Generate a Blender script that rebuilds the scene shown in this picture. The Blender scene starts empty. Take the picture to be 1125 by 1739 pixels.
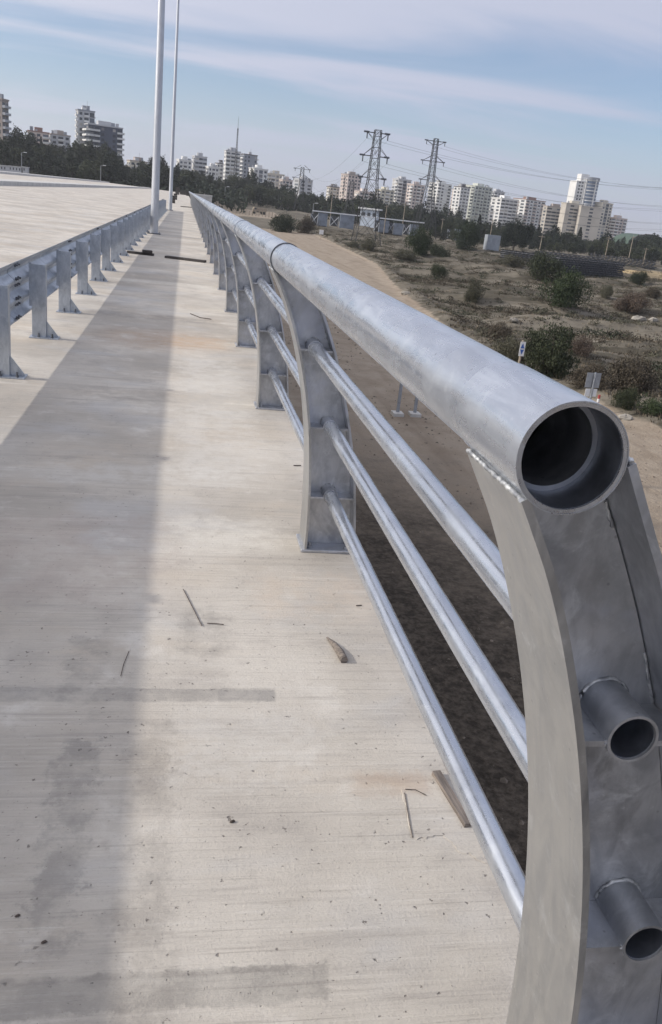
import bpy, math, random
import numpy as np
from mathutils import Vector, Matrix
random.seed(7); RNG = np.random.default_rng(7)
scene = bpy.context.scene
COL = scene.collection
PI = math.pi
HAZE = 0.00015          # density of the thin haze built at the end

# ------------------------------------------------------------------ camera
CAM_H = 1.5
PW, PH, PF = 1125.0, 1739.0, 1443.66
# world axes expressed in camera axes (x right, y down, z forward): rows = world x, y, z
RC = np.array([[0.98186936, 0.04370281, 0.18445222],
               [-0.15781443, -0.35058719, 0.92313771],
               [0.1050103, -0.93550985, -0.33733389]])
cam_d = bpy.data.cameras.new('camera'); cam = bpy.data.objects.new('camera', cam_d); COL.objects.link(cam)
cam_d.sensor_fit = 'HORIZONTAL'; cam_d.sensor_width = 36.0
cam_d.lens = 36.0 * PF / PW
cam_d.clip_start = 0.05; cam_d.clip_end = 20000
m = Matrix(((RC[0][0], -RC[0][1], -RC[0][2], 0), (RC[1][0], -RC[1][1], -RC[1][2], 0),
            (RC[2][0], -RC[2][1], -RC[2][2], CAM_H), (0, 0, 0, 1)))
cam.matrix_world = m
scene.camera = cam

# ------------------------------------------------------------------ world, sun, exposure
SUN_EL = math.radians(29.0); SUN_AZ = math.radians(-86.0)     # azimuth from +Y towards +X
world = bpy.data.worlds.new('World'); scene.world = world; world.use_nodes = True
wn, wl = world.node_tree.nodes, world.node_tree.links
for n in list(wn): wn.remove(n)
def wnode(t, **k):
    n = wn.new(t)
    for a, b in k.items(): setattr(n, a, b)
    return n
sky = wnode('ShaderNodeTexSky', sky_type='NISHITA', sun_disc=False)
sky.sun_elevation = SUN_EL; sky.sun_rotation = SUN_AZ
sky.air_density = 1.0; sky.dust_density = 0.2; sky.ozone_density = 2.5
tc = wnode('ShaderNodeTexCoord'); sp = wnode('ShaderNodeSeparateXYZ'); wl.new(tc.outputs['Generated'], sp.inputs[0])
def wmath(op, a, b=None, clamp=False):
    n = wnode('ShaderNodeMath', operation=op, use_clamp=clamp)
    for i, v in enumerate((a, b)):
        if v is None: continue
        if isinstance(v, (int, float)): n.inputs[i].default_value = v
        else: wl.new(v, n.inputs[i])
    return n.outputs[0]
zc = wmath('MAXIMUM', sp.outputs[2], 0.0); zd = wmath('ADD', zc, 0.16)
px_ = wmath('DIVIDE', sp.outputs[0], zd); py_ = wmath('DIVIDE', sp.outputs[1], zd)
cx = wnode('ShaderNodeCombineXYZ')
wl.new(wmath('ADD', wmath('MULTIPLY', px_, 0.42), wmath('MULTIPLY', py_, 0.10)), cx.inputs[0]); wl.new(wmath('MULTIPLY', py_, 1.25), cx.inputs[1]); cx.inputs[2].default_value = 12.6
n1 = wnode('ShaderNodeTexNoise'); n1.inputs['Scale'].default_value = 1.35; n1.inputs['Detail'].default_value = 7; n1.inputs['Roughness'].default_value = 0.52; n1.inputs['Distortion'].default_value = 0.6
wl.new(cx.outputs[0], n1.inputs['Vector'])
# thin high cloud sheet: streaky, closing up overhead and open in a band above the horizon
bias = wnode('ShaderNodeMapRange', interpolation_type='SMOOTHSTEP'); bias.inputs['From Min'].default_value = 0.09; bias.inputs['From Max'].default_value = 0.22
bias.inputs['To Min'].default_value = 0.0; bias.inputs['To Max'].default_value = 0.21
wl.new(zc, bias.inputs['Value'])
r1 = wnode('ShaderNodeMapRange', interpolation_type='SMOOTHSTEP'); r1.inputs['From Min'].default_value = 0.40; r1.inputs['From Max'].default_value = 0.69
r1.inputs['To Min'].default_value = 0.22; r1.inputs['To Max'].default_value = 0.97
wl.new(wmath('ADD', n1.outputs['Fac'], bias.outputs[0]), r1.inputs['Value'])
# pale haze towards the horizon, all the way round
r2 = wnode('ShaderNodeMapRange', interpolation_type='SMOOTHSTEP'); r2.inputs['From Min'].default_value = 0.0; r2.inputs['From Max'].default_value = 0.125
r2.inputs['To Min'].default_value = 0.86; r2.inputs['To Max'].default_value = 0.0
wl.new(zc, r2.inputs['Value'])
# cloud and haze scatter light forward: brighter and whiter towards the sun
dt = wnode('ShaderNodeVectorMath', operation='DOT_PRODUCT'); wl.new(tc.outputs['Generated'], dt.inputs[0])
dt.inputs[1].default_value = (math.sin(SUN_AZ) * math.cos(SUN_EL), math.cos(SUN_AZ) * math.cos(SUN_EL), math.sin(SUN_EL))
fwd = wmath('POWER', wmath('MULTIPLY', wmath('ADD', dt.outputs['Value'], 1.0), 0.5, True), 4.5)
def cloudcol(c):
    m_ = wnode('ShaderNodeMix', data_type='RGBA'); wl.new(fwd, m_.inputs[0]); m_.inputs[6].default_value = (*c, 1); m_.inputs[7].default_value = (16.5, 15.8, 15.5, 1); m_.clamp_factor = True
    return m_.outputs[2]
sg_ = wnode('ShaderNodeMix', data_type='RGBA', blend_type='MULTIPLY'); sg_.inputs[0].default_value = 1.0; wl.new(sky.outputs[0], sg_.inputs[6]); sg_.inputs[7].default_value = (1.0, 1.06, 1.18, 1)
mx = wnode('ShaderNodeMix', data_type='RGBA'); wl.new(r1.outputs[0], mx.inputs[0]); wl.new(sg_.outputs[2], mx.inputs[6]); wl.new(cloudcol((5.35, 5.75, 7.25)), mx.inputs[7])
mx2 = wnode('ShaderNodeMix', data_type='RGBA'); wl.new(r2.outputs[0], mx2.inputs[0]); wl.new(mx.outputs[2], mx2.inputs[6]); wl.new(cloudcol((4.75, 5.15, 6.55)), mx2.inputs[7])
bg = wnode('ShaderNodeBackground'); bg.inputs['Strength'].default_value = 0.1
wl.new(mx2.outputs[2], bg.inputs['Color'])
wo = wnode('ShaderNodeOutputWorld'); wl.new(bg.outputs[0], wo.inputs[0])

sd = bpy.data.lights.new('sun', 'SUN'); sd.energy = 3.1; sd.angle = math.radians(1.1); sd.color = (1.0, 0.93, 0.83)
sun = bpy.data.objects.new('sun', sd); COL.objects.link(sun)
sdir = Vector((math.sin(SUN_AZ) * math.cos(SUN_EL), math.cos(SUN_AZ) * math.cos(SUN_EL), math.sin(SUN_EL)))
sun.rotation_euler = sdir.to_track_quat('Z', 'Y').to_euler(); sun.location = (-30, 0, 40)
vs = scene.view_settings
vs.view_transform = 'Standard'; vs.look = 'None'; vs.exposure = 0.0; vs.gamma = 1.0; vs.use_curve_mapping = False
scene.render.engine = 'CYCLES'
scene.render.resolution_x = 662; scene.render.resolution_y = 1024

# ------------------------------------------------------------------ helpers: pixels of the survey photo to world
def ray(u, v): return RC @ np.array([(u - PW / 2) / PF, (v - PH / 2) / PF, 1.0])
def at_y(u, v, y):
    r = ray(u, v); return np.array([0, 0, CAM_H]) + r * (y / r[1])
def at_z(u, v, z):
    r = ray(u, v); return np.array([0, 0, CAM_H]) + r * ((z - CAM_H) / r[2])

# value noise for terrain
_perm = RNG.random((256, 256))
def vnoise(x, y):
    x = np.asarray(x, float); y = np.asarray(y, float)
    xi = np.floor(x).astype(int); yi = np.floor(y).astype(int); fx = x - xi; fy = y - yi
    fx = fx * fx * (3 - 2 * fx); fy = fy * fy * (3 - 2 * fy)
    g = lambda a, b: _perm[a % 256, b % 256]
    return (g(xi, yi) * (1 - fx) + g(xi + 1, yi) * fx) * (1 - fy) + (g(xi, yi + 1) * (1 - fx) + g(xi + 1, yi + 1) * fx) * fy
def fbm(x, y, o=4):
    s = 0; a = 0.5
    for i in range(o): s = s + a * vnoise(x * 2 ** i + 17 * i, y * 2 ** i + 31 * i); a *= 0.5
    return s
def sst(a, b, t):
    t = np.clip((np.asarray(t, float) - a) / (b - a), 0, 1); return t * t * (3 - 2 * t)
RE_Y = [-60, 0, 38, 53, 72, 110, 153, 234, 300, 413, 600]; RE_X = [26, 25, 24.2, 22.0, 22.7, 27, 33.7, 38.2, 41, 44.5, 48]
def road_edge(y): return np.interp(y, RE_Y, RE_X)
def T(x, y):
    x = np.asarray(x, float); y = np.asarray(y, float)
    z = -7.5 + 0 * x
    e = road_edge(y)
    fld = sst(0, 4, x - e) * sst(600, 420, y)
    z = z + fld * (0.15 + 1.1 * (fbm(x * 0.045, y * 0.045) - 0.47) + 1.5 * (np.abs(fbm(x * 0.05 + 9, y * 0.17, 3) - 0.47) * 3 - 0.25) + 0.5 * (fbm(x * 0.16 + 3, y * 0.4, 3) - 0.45) + 0.35 * (fbm(x * 0.5, y * 0.5, 2) - 0.4))
    z = z + 0.75 * np.exp(-((x - e - 1.2) / 1.0) ** 2) * (0.3 + fbm(x * 0.4, y * 0.25, 3)) * sst(330, 260, y)
    z = z + 0.12 * (fbm(x * 0.3, y * 0.3, 3) - 0.45)
    # gentle rise of the far ground, hill behind the bridge end and to the left
    z = z + 3.2 * sst(340, 520, y) * sst(220, 60, x)
    z = z + 4.6 * sst(375, 450, y) * sst(26, 4, x)
    z = z + 9.0 * sst(430, 640, y) * sst(90, -20, x)
    z = z + 6.0 * sst(-40, -110, x) * sst(250, 420, y)
    z = z + 10.0 * sst(700, 1300, y)
    return z
_TS = 8.0 * 1.003 ** np.arange(1700)
def ground_hit(u, v):
    r = ray(u, v); P = np.array([0, 0, CAM_H])[None] + r[None] * _TS[:, None]
    k = np.nonzero(P[:, 2] <= T(P[:, 0], P[:, 1]))[0]
    if len(k) == 0: return P[-1]
    k = max(1, int(k[0])); a, b = P[k - 1], P[k]
    for i in range(12):
        m_ = (a + b) / 2
        if m_[2] <= float(T(m_[0], m_[1])): b = m_
        else: a = m_
    return b

# ------------------------------------------------------------------ mesh builder
class MB:
    def __init__(s): s.v = []; s.f = []; s.sm = []
    def add(s, vs_, fs, smooth=False, M=None):
        b = len(s.v)
        for p in vs_:
            p = Vector(p)
            if M is not None: p = M @ p
            s.v.append(tuple(p))
        for f in fs: s.f.append(tuple(i + b for i in f)); s.sm.append(smooth)
        return s
    def box(s, x0, x1, y0, y1, z0, z1, M=None, bev=0.0):
        if bev <= 0:
            V = [(x0, y0, z0), (x1, y0, z0), (x1, y1, z0), (x0, y1, z0), (x0, y0, z1), (x1, y0, z1), (x1, y1, z1), (x0, y1, z1)]
            F = [(0, 3, 2, 1), (4, 5, 6, 7), (0, 1, 5, 4), (1, 2, 6, 5), (2, 3, 7, 6), (3, 0, 4, 7)]
            return s.add(V, F, False, M)
        V = []; idx = {}
        X = (x0, x1); Y = (y0, y1); Z = (z0, z1)
        for i in (0, 1):
            for j in (0, 1):
                for k in (0, 1):
                    sx, sy, sz = (1 - 2 * i) * bev, (1 - 2 * j) * bev, (1 - 2 * k) * bev
                    idx[i, j, k, 0] = len(V); V.append((X[i], Y[j] + sy, Z[k] + sz))
                    idx[i, j, k, 1] = len(V); V.append((X[i] + sx, Y[j], Z[k] + sz))
                    idx[i, j, k, 2] = len(V); V.append((X[i] + sx, Y[j] + sy, Z[k]))
        F = []
        def q(*a): F.append(tuple(a))
        for i in (0, 1):
            a = [idx[i, 0, 0, 0], idx[i, 1, 0, 0], idx[i, 1, 1, 0], idx[i, 0, 1, 0]]; F.append(tuple(a if i else a[::-1]))
            a = [idx[0, i, 0, 1], idx[1, i, 0, 1], idx[1, i, 1, 1], idx[0, i, 1, 1]]; F.append(tuple(a[::-1] if i else a))
            a = [idx[0, 0, i, 2], idx[1, 0, i, 2], idx[1, 1, i, 2], idx[0, 1, i, 2]]; F.append(tuple(a if i else a[::-1]))
        for i in (0, 1):
            for j in (0, 1):
                a = [idx[i, j, 0, 0], idx[i, j, 1, 0], idx[i, j, 1, 1], idx[i, j, 0, 1]]; F.append(tuple(a))
                a = [idx[i, 0, j, 0], idx[i, 1, j, 0], idx[i, 1, j, 2], idx[i, 0, j, 2]]; F.append(tuple(a))
                a = [idx[0, i, j, 1], idx[1, i, j, 1], idx[1, i, j, 2], idx[0, i, j, 2]]; F.append(tuple(a))
                for k in (0, 1): F.append((idx[i, j, k, 0], idx[i, j, k, 1], idx[i, j, k, 2]))
        return s.add(V, F, False, M)
    def tube(s, path, r, n=12, caps=True, smooth=True, M=None):
        path = [Vector(p) for p in path]
        rs = r if isinstance(r, (list, tuple)) else [r] * len(path)
        V = []; F = []
        for i, p in enumerate(path):
            d = (path[min(i + 1, len(path) - 1)] - path[max(i - 1, 0)]).normalized()
            a = Vector((0, 0, 1)) if abs(d.z) < 0.9 else Vector((1, 0, 0))
            e1 = d.cross(a).normalized(); e2 = d.cross(e1)
            for k in range(n):
                t = 2 * PI * k / n; V.append(p + (e1 * math.cos(t) + e2 * math.sin(t)) * rs[i])
        for i in range(len(path) - 1):
            for k in range(n):
                F.append((i * n + k, i * n + (k + 1) % n, (i + 1) * n + (k + 1) % n, (i + 1) * n + k))
        s.add(V, F, smooth, M)
        if caps:
            s.add(V[:n], [tuple(range(n))[::-1]], False, M); s.add(V[-n:], [tuple(range(n))], False, M)
        return s
    def pipe(s, y0, y1, ro, ri, n=40, x=0, z=0):
        """hollow pipe along Y with real wall thickness"""
        def ring(r, y): return [(x + r * math.cos(2 * PI * k / n), y, z + r * math.sin(2 * PI * k / n)) for k in range(n)]
        quad = lambda: [(k, (k + 1) % n, n + (k + 1) % n, n + k) for k in range(n)]
        inv = lambda fs: [f[::-1] for f in fs]
        s.add(ring(ro, y0) + ring(ro, y1), inv(quad()), True)
        s.add(ring(ri, y0) + ring(ri, y1), quad(), True)
        s.add(ring(ro, y0) + ring(ri, y0), quad(), False)
        s.add(ring(ro, y1) + ring(ri, y1), inv(quad()), False)
        return s
    def prism(s, poly, h0, h1, axis='z', M=None):
        n = len(poly)
        def P(p, h):
            if axis == 'z': return (p[0], p[1], h)
            if axis == 'y': return (p[0], h, p[1])
            return (h, p[0], p[1])
        V = [P(p, h0) for p in poly] + [P(p, h1) for p in poly]
        F = [tuple(range(n))[::-1], tuple(range(n, 2 * n))] + [(i, (i + 1) % n, n + (i + 1) % n, n + i) for i in range(n)]
        return s.add(V, F, False, M)
    def mesh(s, name, mat=None):
        me = bpy.data.meshes.new(name); me.from_pydata(s.v, [], s.f); me.update()
        me.polygons.foreach_set('use_smooth', s.sm)
        if mat is not None: me.materials.append(mat)
        return me
def link(name, me, parent=None, loc=None, rz=None):
    o = bpy.data.objects.new(name, me); COL.objects.link(o)
    if parent is not None: o.parent = parent
    if loc is not None: o.location = loc
    if rz is not None: o.rotation_euler = (0, 0, rz)
    return o
def part(name, mb, mat, parent=None, loc=None, rz=None): return link(name, mb.mesh(name, mat), parent, loc, rz)
def tag(o, label=None, cat=None, group=None, kind=None):
    if label: o['label'] = label
    if cat: o['category'] = cat
    if group: o['group'] = group
    if kind: o['kind'] = kind
    return o
def thing(name, label, cat, loc=(0, 0, 0), rz=0, group=None):
    o = link(name, None, None, loc, rz); o.empty_display_size = 0.2
    return tag(o, label, cat, group)

# ------------------------------------------------------------------ materials
class NT:
    def __init__(s, name):
        s.mat = bpy.data.materials.new(name); s.mat.use_nodes = True
        s.n, s.l = s.mat.node_tree.nodes, s.mat.node_tree.links
        s.b = s.n['Principled BSDF']; s.co = None
    def node(s, t, **k):
        n = s.n.new(t)
        for a, b in k.items(): setattr(n, a, b)
        return n
    def coord(s, rand=False, scale=(1, 1, 1), src='Object'):
        t = s.node('ShaderNodeTexCoord'); out = t.outputs[src]
        if rand:
            oi = s.node('ShaderNodeObjectInfo'); mm = s.node('ShaderNodeMath', operation='MULTIPLY'); mm.inputs[1].default_value = 57.0
            s.l.new(oi.outputs['Random'], mm.inputs[0])
            va = s.node('ShaderNodeVectorMath', operation='ADD'); s.l.new(out, va.inputs[0]); s.l.new(mm.outputs[0], va.inputs[1]); out = va.outputs[0]
        if scale != (1, 1, 1):
            mp = s.node('ShaderNodeMapping'); mp.inputs['Scale'].default_value = scale; s.l.new(out, mp.inputs[0]); out = mp.outputs[0]
        return out
    def noise(s, co, scale, detail=5, rough=0.55, dist=0.0):
        n = s.node('ShaderNodeTexNoise'); n.inputs['Scale'].default_value = scale; n.inputs['Detail'].default_value = detail
        n.inputs['Roughness'].default_value = rough; n.inputs['Distortion'].default_value = dist; s.l.new(co, n.inputs['Vector']); return n.outputs['Fac']
    def mapr(s, v, a, b, c=0.0, d=1.0, smooth=True):
        n = s.node('ShaderNodeMapRange', interpolation_type='SMOOTHSTEP' if smooth else 'LINEAR')
        n.inputs['From Min'].default_value = a; n.inputs['From Max'].default_value = b; n.inputs['To Min'].default_value = c; n.inputs['To Max'].default_value = d
        s.l.new(v, n.inputs['Value']); return n.outputs[0]
    def mix(s, f, a, b, blend='MIX'):
        n = s.node('ShaderNodeMix', data_type='RGBA', blend_type=blend)
        for sock, v in ((n.inputs[0], f), (n.inputs[6], a), (n.inputs[7], b)):
            if isinstance(v, (int, float)): sock.default_value = v
            elif isinstance(v, tuple): sock.default_value = (*v, 1) if len(v) == 3 else v
            else: s.l.new(v, sock)
        return n.outputs[2]
    def math(s, op, a, b=None, clamp=False):
        n = s.node('ShaderNodeMath', operation=op, use_clamp=clamp)
        for i, v in enumerate((a, b)):
            if v is None: continue
            if isinstance(v, (int, float)): n.inputs[i].default_value = v
            else: s.l.new(v, n.inputs[i])
        return n.outputs[0]
    def set(s, **k):
        for a, v in k.items():
            sock = s.b.inputs[a.replace('_', ' ')]
            if isinstance(v, (int, float)): sock.default_value = v
            elif isinstance(v, tuple): sock.default_value = (*v, 1) if len(v) == 3 else v
            else: s.l.new(v, sock)
        return s
    def bump(s, h, strength=0.3, dist=0.01):
        n = s.node('ShaderNodeBump'); n.inputs['Strength'].default_value = strength; n.inputs['Distance'].default_value = dist
        s.l.new(h, n.inputs['Height']); s.l.new(n.outputs[0], s.b.inputs['Normal']); return s

def simple(name, c, rough=0.7, metal=0.0, var=0.15, scale=2.0, rand=True):
    t = NT(name); co = t.coord(rand)
    n = t.noise(co, scale, 4)
    d = tuple(x * (1 - var) for x in c); u = tuple(min(1, x * (1 + var)) for x in c)
    t.set(Base_Color=t.mix(t.mapr(n, 0.3, 0.7), d, u), Roughness=rough, Metallic=metal)
    return t.mat

def galv(name, lo, hi, r0, r1, streak=(1, 0.25, 1), bump=0.15, blot=0.35, spray=0.0):
    t = NT(name); co = t.coord(True); cs = t.coord(True, streak)
    a = t.noise(cs, 22, 7, 0.68, 0.8); b = t.noise(co, 5.5, 6, 0.65); c = t.noise(co, 90, 4, 0.7); d = t.noise(co, 13, 5, 0.7, 0.6)
    base = t.mix(t.mapr(a, 0.34, 0.66), lo, hi)
    base = t.mix(t.math('MULTIPLY', t.mapr(b, 0.47, 0.66), blot), base, tuple(x * 0.60 for x in lo))
    base = t.mix(t.math('MULTIPLY', t.mapr(d, 0.54, 0.70), blot * 1.1), base, (0.78, 0.80, 0.82))
    base = t.mix(t.math('MULTIPLY', t.mapr(c, 0.60, 0.76), 0.35), base, (0.80, 0.82, 0.84))
    if spray > 0:
        e = t.noise(co, 3.4, 4, 0.55, 0.8)
        base = t.mix(t.math('MULTIPLY', t.mapr(e, 0.50, 0.66), spray), base, (0.60, 0.63, 0.72))
        base = t.mix(t.math('MULTIPLY', t.mapr(e, 0.44, 0.30), spray), base, (0.24, 0.25, 0.28))
    v = t.node('ShaderNodeTexVoronoi'); v.inputs['Scale'].default_value = 26; t.l.new(co, v.inputs['Vector'])
    base = t.mix(t.mapr(v.outputs['Distance'], 0.03, 0.08, 0.5, 0.0), base, (0.22, 0.23, 0.25))
    # long hairline scratches
    sc = t.noise(t.coord(True, (6, 90, 6)), 2.2, 2, 0.5, 1.2)
    base = t.mix(t.math('MULTIPLY', t.mapr(sc, 0.68, 0.72), blot * 0.5), base, (0.34, 0.35, 0.38))
    t.set(Base_Color=base, Metallic=0.86, Roughness=t.mapr(t.math('ADD', t.math('MULTIPLY', a, 0.4), t.math('ADD', t.math('MULTIPLY', b, 0.3), t.math('MULTIPLY', d, 0.3))), 0.36, 0.64, r0, r1))
    t.bump(t.math('ADD', t.math('ADD', a, t.math('MULTIPLY', c, 0.4)), t.math('MULTIPLY', d, 0.8)), bump, 0.003)
    return t.mat
M_PIPE = galv('galvanised pipe', (0.48, 0.51, 0.565), (0.60, 0.635, 0.69), 0.16, 0.40, (1, 0.14, 1), 0.10, 0.20)
M_PLATE = galv('galvanised plate', (0.46, 0.475, 0.50), (0.60, 0.61, 0.635), 0.34, 0.58, (1, 1, 0.35), 0.14, 0.45, 0.55)
M_FLANGE = galv('galvanised flange', (0.42, 0.43, 0.44), (0.52, 0.52, 0.51), 0.30, 0.50, (1, 1, 0.2), 0.08, 0.25)
M_GUARD = galv('galvanised guardrail', (0.40, 0.44, 0.50), (0.52, 0.56, 0.615), 0.34, 0.52, (1, 0.4, 0.4), 0.08, 0.25)
M_DARKIN = simple('shade-dark pipe inside', (0.20, 0.215, 0.25), 0.42, 0.8, 0.4, 14)  # shade inside the hollow tubes is put into this dark colour
M_WELD = NT('weld bead'); M_WELD.set(Base_Color=M_WELD.mix(M_WELD.mapr(M_WELD.noise(M_WELD.coord(), 60, 3), 0.35, 0.65), (0.28, 0.29, 0.31), (0.66, 0.67, 0.67)), Metallic=0.6, Roughness=0.45); M_WELD = M_WELD.mat
M_BOLT = simple('dark bolt', (0.13, 0.14, 0.16), 0.45, 0.7, 0.3, 30)
M_POLE = galv('galvanised lamp pole', (0.48, 0.50, 0.54), (0.58, 0.60, 0.64), 0.38, 0.5, (1, 1, 0.05), 0.03, 0.12)
M_STEEL = simple('weathered lattice steel', (0.028, 0.030, 0.036), 0.75, 0.0, 0.3, 0.8)
M_TIMBER = NT('weathered timber'); co = M_TIMBER.coord(True, (3, 40, 40)); nn = M_TIMBER.noise(co, 3, 6, 0.65)
M_TIMBER.set(Base_Color=M_TIMBER.mix(M_TIMBER.mapr(nn, 0.3, 0.7), (0.10, 0.085, 0.075), (0.27, 0.23, 0.20)), Roughness=0.85).bump(nn, 0.5, 0.004); M_TIMBER = M_TIMBER.mat
M_DARKTIMBER = simple('dark oily timber', (0.055, 0.048, 0.045), 0.75, 0, 0.4, 5)
M_WIRE = simple('rusty tie wire', (0.10, 0.08, 0.07), 0.6, 0.5, 0.3, 30)

# concrete of the deck: broomed across, stained, patched
def concrete(name, stains):
    t = NT(name); co = t.coord()
    big = t.noise(co, 0.55, 5, 0.6); mid = t.noise(co, 3.2, 6, 0.65); tint = t.noise(t.coord(scale=(1, 1.6, 1)), 0.9, 5, 0.6, 0.4)
    br = t.noise(t.coord(scale=(1.3, 60, 1)), 1.7, 6, 0.65); br2 = t.noise(t.coord(scale=(0.55, 7.5, 1)), 1.5, 5, 0.65, 0.3); br3 = t.noise(t.coord(scale=(0.8, 22, 1)), 1.6, 5, 0.65, 0.2)
    fine = t.noise(co, 120, 4, 0.75); pits = t.noise(co, 48, 3, 0.6); blot = t.noise(co, 11, 6, 0.7)
    c = t.mix(t.mapr(big, 0.34, 0.66), (0.41, 0.375, 0.33), (0.61, 0.57, 0.51))
    c = t.mix(t.math('MULTIPLY', t.mapr(tint, 0.50, 0.70), 0.55), c, (0.52, 0.445, 0.355))
    c = t.mix(t.math('MULTIPLY', t.mapr(tint, 0.47, 0.32), 0.6), c, (0.47, 0.465, 0.46))
    c = t.mix(t.math('MULTIPLY', t.mapr(mid, 0.5, 0.70), 0.55), c, (0.37, 0.34, 0.31))
    c = t.mix(t.math('MULTIPLY', t.mapr(mid, 0.44, 0.28), 0.6), c, (0.68, 0.65, 0.60))
    c = t.mix(t.math('MULTIPLY', t.mapr(blot, 0.58, 0.70), 0.35), c, (0.33, 0.30, 0.27))
    c = t.mix(t.math('MULTIPLY', t.mapr(br2, 0.54, 0.70), 0.5), c, (0.36, 0.33, 0.30))
    c = t.mix(t.math('MULTIPLY', t.mapr(br2, 0.42, 0.27), 0.55), c, (0.64, 0.61, 0.56))
    c = t.mix(t.math('MULTIPLY', t.mapr(br3, 0.56, 0.72), 0.5), c, (0.34, 0.31, 0.285))
    c = t.mix(t.math('MULTIPLY', t.mapr(br3, 0.42, 0.30), 0.4), c, (0.64, 0.60, 0.55))
    c = t.mix(t.math('MULTIPLY', t.mapr(br, 0.54, 0.74), 0.6), c, (0.29, 0.262, 0.235))
    c = t.mix(t.math('MULTIPLY', t.mapr(br, 0.44, 0.30), 0.4), c, (0.66, 0.63, 0.58))
    c = t.mix(t.math('MULTIPLY', t.mapr(fine, 0.56, 0.74), 0.45), c, (0.27, 0.245, 0.22))
    c = t.mix(t.math('MULTIPLY', t.mapr(t.math('ADD', pits, t.math('MULTIPLY', t.math('SUBTRACT', mid, 0.5), 0.35)), 0.665, 0.72), 0.75), c, (0.17, 0.15, 0.135))
    if stains:
        s_ = t.node('ShaderNodeSeparateXYZ'); t.l.new(co, s_.inputs[0])
        wob = t.math('ADD', t.math('SUBTRACT', t.noise(co, 9, 6, 0.7), 0.5), t.math('MULTIPLY', t.math('SUBTRACT', t.noise(co, 45, 4, 0.7), 0.5), 0.5))
        def rect(x0, x1, y0, y1, soft, w=0.06):
            X = t.math('ADD', s_.outputs[0], t.math('MULTIPLY', wob, w)); Y = t.math('ADD', s_.outputs[1], t.math('MULTIPLY', wob, w))
            a = t.math('MULTIPLY', t.mapr(X, x0 - soft, x0 + soft), t.mapr(X, x1 - soft, x1 + soft, 1, 0))
            b = t.math('MULTIPLY', t.mapr(Y, y0 - soft, y0 + soft), t.mapr(Y, y1 - soft, y1 + soft, 1, 0))
            return t.math('MULTIPLY', a, b)
        def stain(c, msk, col, amt, brk=0.35):
            if brk < 1: msk = t.math('MULTIPLY', msk, t.mapr(t.math('ADD', t.math('MULTIPLY', mid, 0.5), t.math('MULTIPLY', blot, 0.5)), 0.38, 0.58, brk, 1.0))
            return t.mix(t.math('MULTIPLY', msk, amt), c, col)
        c = stain(c, rect(-0.95, 0.355, 2.318, 2.395, 0.005, 0.035), (0.27, 0.255, 0.24), 0.60, 0.25)
        c = stain(c, rect(0.17, 0.355, 2.325, 2.385, 0.006, 0.02), (0.30, 0.285, 0.27), 0.6, 0.7)
        c = stain(c, rect(-0.60, 0.36, 1.240, 1.325, 0.008, 0.085), (0.25, 0.235, 0.215), 0.62, 0.4)
        c = stain(c, rect(-0.60, 0.30, 1.312, 1.330, 0.004, 0.03), (0.20, 0.185, 0.17), 0.45, 0.3)
        c = stain(c, rect(-0.275, -0.165, 1.38, 2.12, 0.02, 0.22), (0.21, 0.20, 0.19), 0.52, 0.0)
        c = stain(c, rect(-0.32, -0.20, 2.3, 2.75, 0.02, 0.22), (0.25, 0.235, 0.22), 0.4, 0.0)
        c = stain(c, rect(-0.08, 0.03, 1.2, 2.2, 0.03, 0.22), (0.25, 0.23, 0.21), 0.45, 0.0)
        c = stain(c, rect(-0.75, 0.35, 8.6, 9.7, 0.35, 0.6), (0.42, 0.29, 0.20), 0.5)
        c = stain(c, rect(-0.1, 0.5, 8.8, 9.5, 0.12, 0.4), (0.52, 0.36, 0.23), 0.42)
        c = stain(c, rect(0.05, 0.22, 2.62, 2.95, 0.05, 0.2), (0.26, 0.24, 0.22), 0.55, 0.0)
        c = stain(c, rect(0.52, 0.75, 1.86, 1.95, 0.03, 0.10), (0.46, 0.34, 0.25), 0.45)
        c = stain(c, rect(0.0, 0.5, 3.55, 3.95, 0.10, 0.3), (0.68, 0.65, 0.59), 0.65, 0.2)
        c = stain(c, rect(-0.7, 0.4, 4.4, 4.75, 0.06, 0.3), (0.64, 0.62, 0.58), 0.5, 0.0)
        c = stain(c, rect(0.02, 0.55, 4.6, 8.2, 0.10, 0.5), (0.68, 0.66, 0.62), 0.45, 0.0)
        c = stain(c, rect(0.05, 0.5, 1.9, 2.28, 0.06, 0.3), (0.66, 0.64, 0.60), 0.4, 0.0)
        c = stain(c, rect(-0.8, 0.0, 3.0, 3.9, 0.12, 0.5), (0.42, 0.35, 0.31), 0.4, 0.0)
        c = stain(c, rect(0.35, 0.8, 2.9, 3.3, 0.08, 0.3), (0.60, 0.50, 0.40), 0.4, 0.1)
        c = stain(c, rect(-0.8, 0.5, 6.3, 6.7, 0.10, 0.4), (0.33, 0.30, 0.27), 0.4, 0.0)
        c = stain(c, rect(-1.1, 0.5, 10.5, 11.0, 0.10, 0.4), (0.27, 0.25, 0.235), 0.5, 0.0)
        c = stain(c, rect(-1.1, 0.5, 14.6, 15.1, 0.10, 0.4), (0.66, 0.63, 0.57), 0.7, 0.2)
    t.set(Base_Color=c, Roughness=0.88)
    t.bump(t.math('ADD', t.math('MULTIPLY', br, 0.9), t.math('ADD', t.math('MULTIPLY', fine, 0.5), t.math('ADD', t.math('MULTIPLY', blot, 0.6), t.math('MULTIPLY', t.mapr(pits, 0.66, 0.74), -0.8)))), 0.8, 0.007)
    return t.mat
M_DECK = concrete('broomed deck concrete', True)
M_ROADC = concrete('roadway concrete', False)
M_CONC = simple('pale concrete', (0.52, 0.51, 0.49), 0.85, 0, 0.12, 1.2)
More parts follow.
